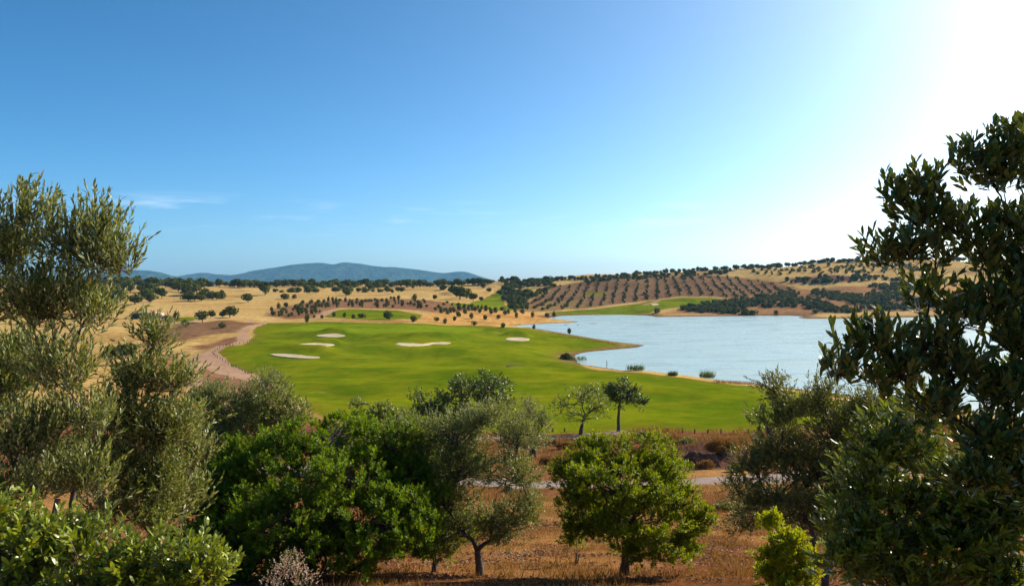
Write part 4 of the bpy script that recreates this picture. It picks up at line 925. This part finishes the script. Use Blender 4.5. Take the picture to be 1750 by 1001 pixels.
# ------------------------------------------------------------------ reeds, posts, dead wood, ruin
def blades(name, label, pos, n, r, hgt, mat, cat, group=None, wd=.06, kind=None, spread=.25):
    rng = np.random.default_rng(int(abs(pos[0] * 31 + pos[1] * 7)) + n)
    a = rng.random(n) * 6.283; q = np.sqrt(rng.random(n)) * r
    P = np.c_[np.cos(a) * q, np.sin(a) * q * .7, np.zeros(n) - .05]
    D = norm(np.c_[rng.normal(size=(n, 2)) * spread, np.ones(n)]); h = hgt * (.5 + .6 * rng.random(n))
    V, t3, q4 = leaves_geo(P, D, norm(rng.normal(size=(n, 3)) * [1, 1, .1]), h, np.full(n, wd), T4)
    o = link(name, mesh(name, V, [(t3, 0)], [M[mat]], {'rnd': np.repeat(rng.random(n) * .9, 4)})); o.location = pos
    return tag(o, label, cat, group, kind)
for u, v, r, h, lab in ((1085, 633, 2.0, 1.6, 'low tuft of reeds at the water edge near a thin stake'), (1208, 646.5, 1.6, 2.0, 'squat green clump of reeds on the near bank'), (985, 616, 3.2, 1.8, 'reed bed in the curve of the small inlet'), (1150, 642, 1.0, 1.2, 'thin wisp of reeds between the stake and the squat reed clump')):
    p = gnd(u, v); blades('reed_clump', lab, p, 240, r, h, 'reed', 'reeds', wd=.09)
for k, u in enumerate(np.linspace(1225, 1290, 12)):
    p = gnd(u, 653 + (u - 1225) * .06 + rg.random()); blades('dry_tuft', 'dry stalky tuft on the lake bank beyond the squat reeds', p, 40, .9, .9, 'straw', 'grass tuft', 'dry tufts on the lake bank', .06)
for k, u in enumerate(np.linspace(940, 1050, 16)):
    p = gnd(u, np.interp(u, (940, 1050), (569, 588)) + rg.random()); blades('dry_tuft', 'dry stalky tuft along the grassy point', p, 40, 1.2, .8, 'straw', 'grass tuft', 'dry tufts on the grassy point', .09)
def post_mesh(r, h):
    k = 8; ang = np.linspace(0, 6.283, k, endpoint=False); V = []
    for z, rr in ((-.15, 1.0), (h * .5, .95), (h * .94, .93), (h, .7)): V.append(np.c_[np.cos(ang) * r * rr, np.sin(ang) * r * rr, np.full(k, z)])
    V = np.concatenate(V); F4 = []
    for q in range(3):
        a = np.arange(k) + q * k; bq = (np.arange(k) + 1) % k + q * k; F4.append(np.stack([a, bq, bq + k, a + k], -1))
    return mesh('post', V, [(np.concatenate(F4), 0), (np.arange(3 * k, 4 * k)[None], 0)], [M['post']])
PM = post_mesh(.085, .65); PS = post_mesh(.09, .5)
def posts(line, step, label, group, PM=PM):
    ln = np.asarray(line); seg = np.hypot(*np.diff(ln, axis=0).T); cum = np.r_[0, np.cumsum(seg)]
    for s in np.arange(0, cum[-1], step):
        x = np.interp(s, cum, ln[:, 0]) + rg.normal() * .06; y = np.interp(s, cum, ln[:, 1]) + rg.normal() * .06
        o = link('wooden_post', PM); o.location = (x, y, gz(x, y)); o.rotation_euler = (rg.normal() * .04, rg.normal() * .04, rg.random() * 6); o.scale = (1, 1, jit(.85, 1.15))
        tag(o, label, 'post', group)
posts(zone([(432, 580), (424, 585), (400, 589.5), (384, 592), (372, 598), (363, 604), (372, 612), (395, 625), (430, 639)]), 2.6, 'short wooden post in the row edging the reddish dirt track', 'posts along the dirt track')
posts(zone([(1122, 737), (1200, 741), (1290, 740), (1400, 735)]), 1.55, 'short wooden post between the dry brush and the fairway', 'posts at the fairway edge', PS)
for u in (945, 965): 
    p = gnd(u, 738); o = link('wooden_post', PS); o.location = p; tag(o, 'short wooden post on the near path beside the leaning-fork tree', 'post', 'posts by the leaning-fork tree')
st = post_mesh(.09, 2.2); o = link('wooden_stake', st); o.location = gnd(1037, 629); tag(o, 'thin wooden stake standing at the lake edge', 'stake')
# dead branch on the fairway
p = gnd(880, 627); w = Wood(); rr = np.random.default_rng(5)
w.tube(curve((-2.2, 0, .15), (2.4, .6, .25), np.array([.9, 0, .2]), rr, .1, 8), .12, .05, 6)
for k in range(9):
    s = np.array([-2 + k * .5, .1, .2]); w.tube(curve(s, s + np.array([rr.normal() * .6, rr.normal() * .5, .4 + rr.random() * .9]), np.array([0, 0, 1.]), rr, .2, 5), .05, .015, 4)
o = w.build('dead_branch', M['deadwood'], None, (0, 0, 0)); o.location = p; tag(o, 'fallen dead branch lying on the open fairway', 'branch')
# ruined farm building
def box(V, Fc, x0, x1, y0, y1, z0, z1, dz=0):
    b0 = sum(len(v) for v in V)
    V.append(np.array([(x0, y0, z0), (x1, y0, z0), (x1, y1, z0), (x0, y1, z0), (x0, y0, z1), (x1, y0, z1), (x1, y1, z1 + dz), (x0, y1, z1 + dz)], float))
    Fc.append(np.array([(0, 3, 2, 1), (4, 5, 6, 7), (0, 1, 5, 4), (1, 2, 6, 5), (2, 3, 7, 6), (3, 0, 4, 7)]) + b0)
p = gnd(245, 544); S = p.y / F
hroot = empty('farm_ruin', p); tag(hroot, 'low ruined farm shed with dark front wall and pinkish roof', 'building')
def part(name, boxes, mat, parent):
    V, Fc = [], []
    for bx in boxes: box(V, Fc, *bx)
    return link(name, mesh(name, np.concatenate(V), [(np.concatenate(Fc), 0)], [M[mat]]), parent)
wl_, wr_ = -22 * S, 17 * S
part('wall', [(wl_, wr_, 0, .4, -.6, 2.7), (wl_, wl_ + .4, .4, 6, -.6, 3.4), (wr_ - .4, wr_, .4, 6, -.6, 3.4), (wl_ + .4, wr_ - .4, 5.6, 6, -.6, 3.6)], 'darkwall', hroot)
part('roof', [(wl_ - .3, wr_ + .3, -.3, 6.3, 2.72, 2.9, 1.1)], 'roof', hroot)
part('door', [(-2, -.9, -.06, .02, -.4, 1.9)], 'post', hroot)
part('end_wall', [(wr_ + .02, wr_ + 3.2, .6, 5.4, -.6, 2.4, .5)], 'stone', hroot)
rr = np.random.default_rng(8)
for k in range(16):
    u = 269 + rr.random() * 26; q = gnd(u, 543.5 - rr.random() * 4); s = .6 + rr.random() * 1.3
    V = norm(rr.normal(size=(14, 3))) * (s * (.7 + .3 * rr.random((14, 1)))) * [1, .8, .75]
    import bmesh
    bm = bmesh.new(); [bm.verts.new(x) for x in V]; bmesh.ops.convex_hull(bm, input=bm.verts); me = bpy.data.meshes.new('rubble_stone')
    bmesh.ops.delete(bm, geom=[v for v in bm.verts if not v.link_faces], context='VERTS'); bm.to_mesh(me); bm.free(); me.materials.append(M['stone'])
    o = link('rubble_stone', me); o.location = (q.x, q.y, q.z + s * .3); tag(o, 'pale block in the rubble heap beside the ruined shed', 'stone', 'rubble of the ruined shed')
# sand bars in the lake near the spit
for u, v, wpx, lab in ((1014, 553, 17, 'largest reddish mud bar just above the lake surface'), (968, 555, 8, 'small mud bar beyond the tip of the orange spit'), (988, 555.4, 6, 'tiny mud bar between two larger mud bars')):
    (x, y), = flat([(u, v)]); r = wpx * y / F / 2; k = 18
    ang = np.linspace(0, 6.283, k, endpoint=False); V = [np.c_[np.cos(ang) * r * q, np.sin(ang) * r * q * .9, np.full(k, z)] * np.r_[1, 1, 1] for q, z in ((1.15, -.3), (.8, .12), (.4, .28))]
    V = np.concatenate(V + [np.array([[0, 0, .3]])]); V[:, :2] *= 1 + .25 * vnoise(V[:, 0:1] / 2, V[:, 1:2] / 2, 4); F4 = []
    for q in range(2):
        a = np.arange(k) + q * k; bq = (np.arange(k) + 1) % k + q * k; F4.append(np.stack([a, bq, bq + k, a + k], -1))
    a = np.arange(k) + 2 * k; bq = (np.arange(k) + 1) % k + 2 * k
    if 'mud' not in M: M['mud'] = plain_mat('mud', (.25, .14, .09), (.36, .22, .14), .8)
    o = link('mud_bar', mesh('mud_bar', V, [(np.concatenate(F4), 0), (np.stack([a, bq, np.full(k, 3 * k)], -1), 0)], [M['mud']], smooth=True)); o.location = (x, y, 0); tag(o, lab, 'mud bar')

# ------------------------------------------------------------------ dry grass and litter on the near slope
def ground_cover(name, label, cat, n, yr, ur, hgt, wd, mat, spread, seed, msk=None, lie=False):
    rng = np.random.default_rng(seed)
    y = np.sqrt(yr[0] ** 2 + rng.random(n) * (yr[1] ** 2 - yr[0] ** 2)); x = (ur[0] + rng.random(n) * (ur[1] - ur[0]) - 875) / F * y
    den = fbm(x / 1.7, y / 1.7, seed, 4); k = den + rng.normal(size=n) * .12 > -.06
    k &= sample(sdP, x, y) < -.1; k &= sample(sdG, x, y) < -.2
    x, y = x[k], y[k]; n = len(x); P = np.c_[x, y, sample(HG, x, y) - .02 + (.03 if lie else 0)]
    D = norm(np.c_[rng.normal(size=(n, 2)) * spread, np.full(n, .15 if lie else 1.)]); h = hgt * (.5 + .8 * rng.random(n)) * (1 + 1.3 * np.clip(den[k], -.4, .6))
    V, t3, q4 = leaves_geo(P, D, norm(rng.normal(size=(n, 3)) * ([.4, .4, 1] if lie else [1, 1, .1])), h, wd * (.6 + .8 * rng.random(n)), T4)
    tag(link(name, mesh(name, V, [(t3, 0)], [M[mat]], {'rnd': np.repeat(rng.random(n) * .9, 4)})), label, cat, kind='stuff')
ground_cover('dry_grass', 'tan dry grass covering the near slope between the bushes', 'grass', 105000, (13, 56), (300, 1560), .22, .016, 'straw', .45, 201)
ground_cover('dry_brush', 'brown dry brush on the strip between the two near paths', 'grass', 50000, (66, 102), (560, 1700), .5, .05, 'brush', .5, 202)
ground_cover('leaf_litter', 'fallen brown leaves scattered on the near slope', 'leaf litter', 70000, (10, 40), (300, 1650), .09, .055, 'litter', 1.0, 203, lie=True)

# ------------------------------------------------------------------ haze
mh = bpy.data.materials.new('haze'); mh.use_nodes = True; t = mh.node_tree
t.nodes.remove(t.nodes['Principled BSDF']); pv = N(t, 'ShaderNodeVolumePrincipled')
pv.inputs['Color'].default_value = (.24, .57, 1.0, 1); pv.inputs['Density'].default_value = 4.0e-5; pv.inputs['Anisotropy'].default_value = .1
t.links.new(pv.outputs[0], t.nodes['Material Output'].inputs['Volume'])
V, Fc = [], []; box(V, Fc, -16500, 16500, -300, 16500, -60, 480)
tag(link('haze', mesh('haze', np.concatenate(V), [(np.concatenate(Fc), 0)], [mh])), 'thin blue haze in the air over the valley and mountains', 'haze', kind='stuff')
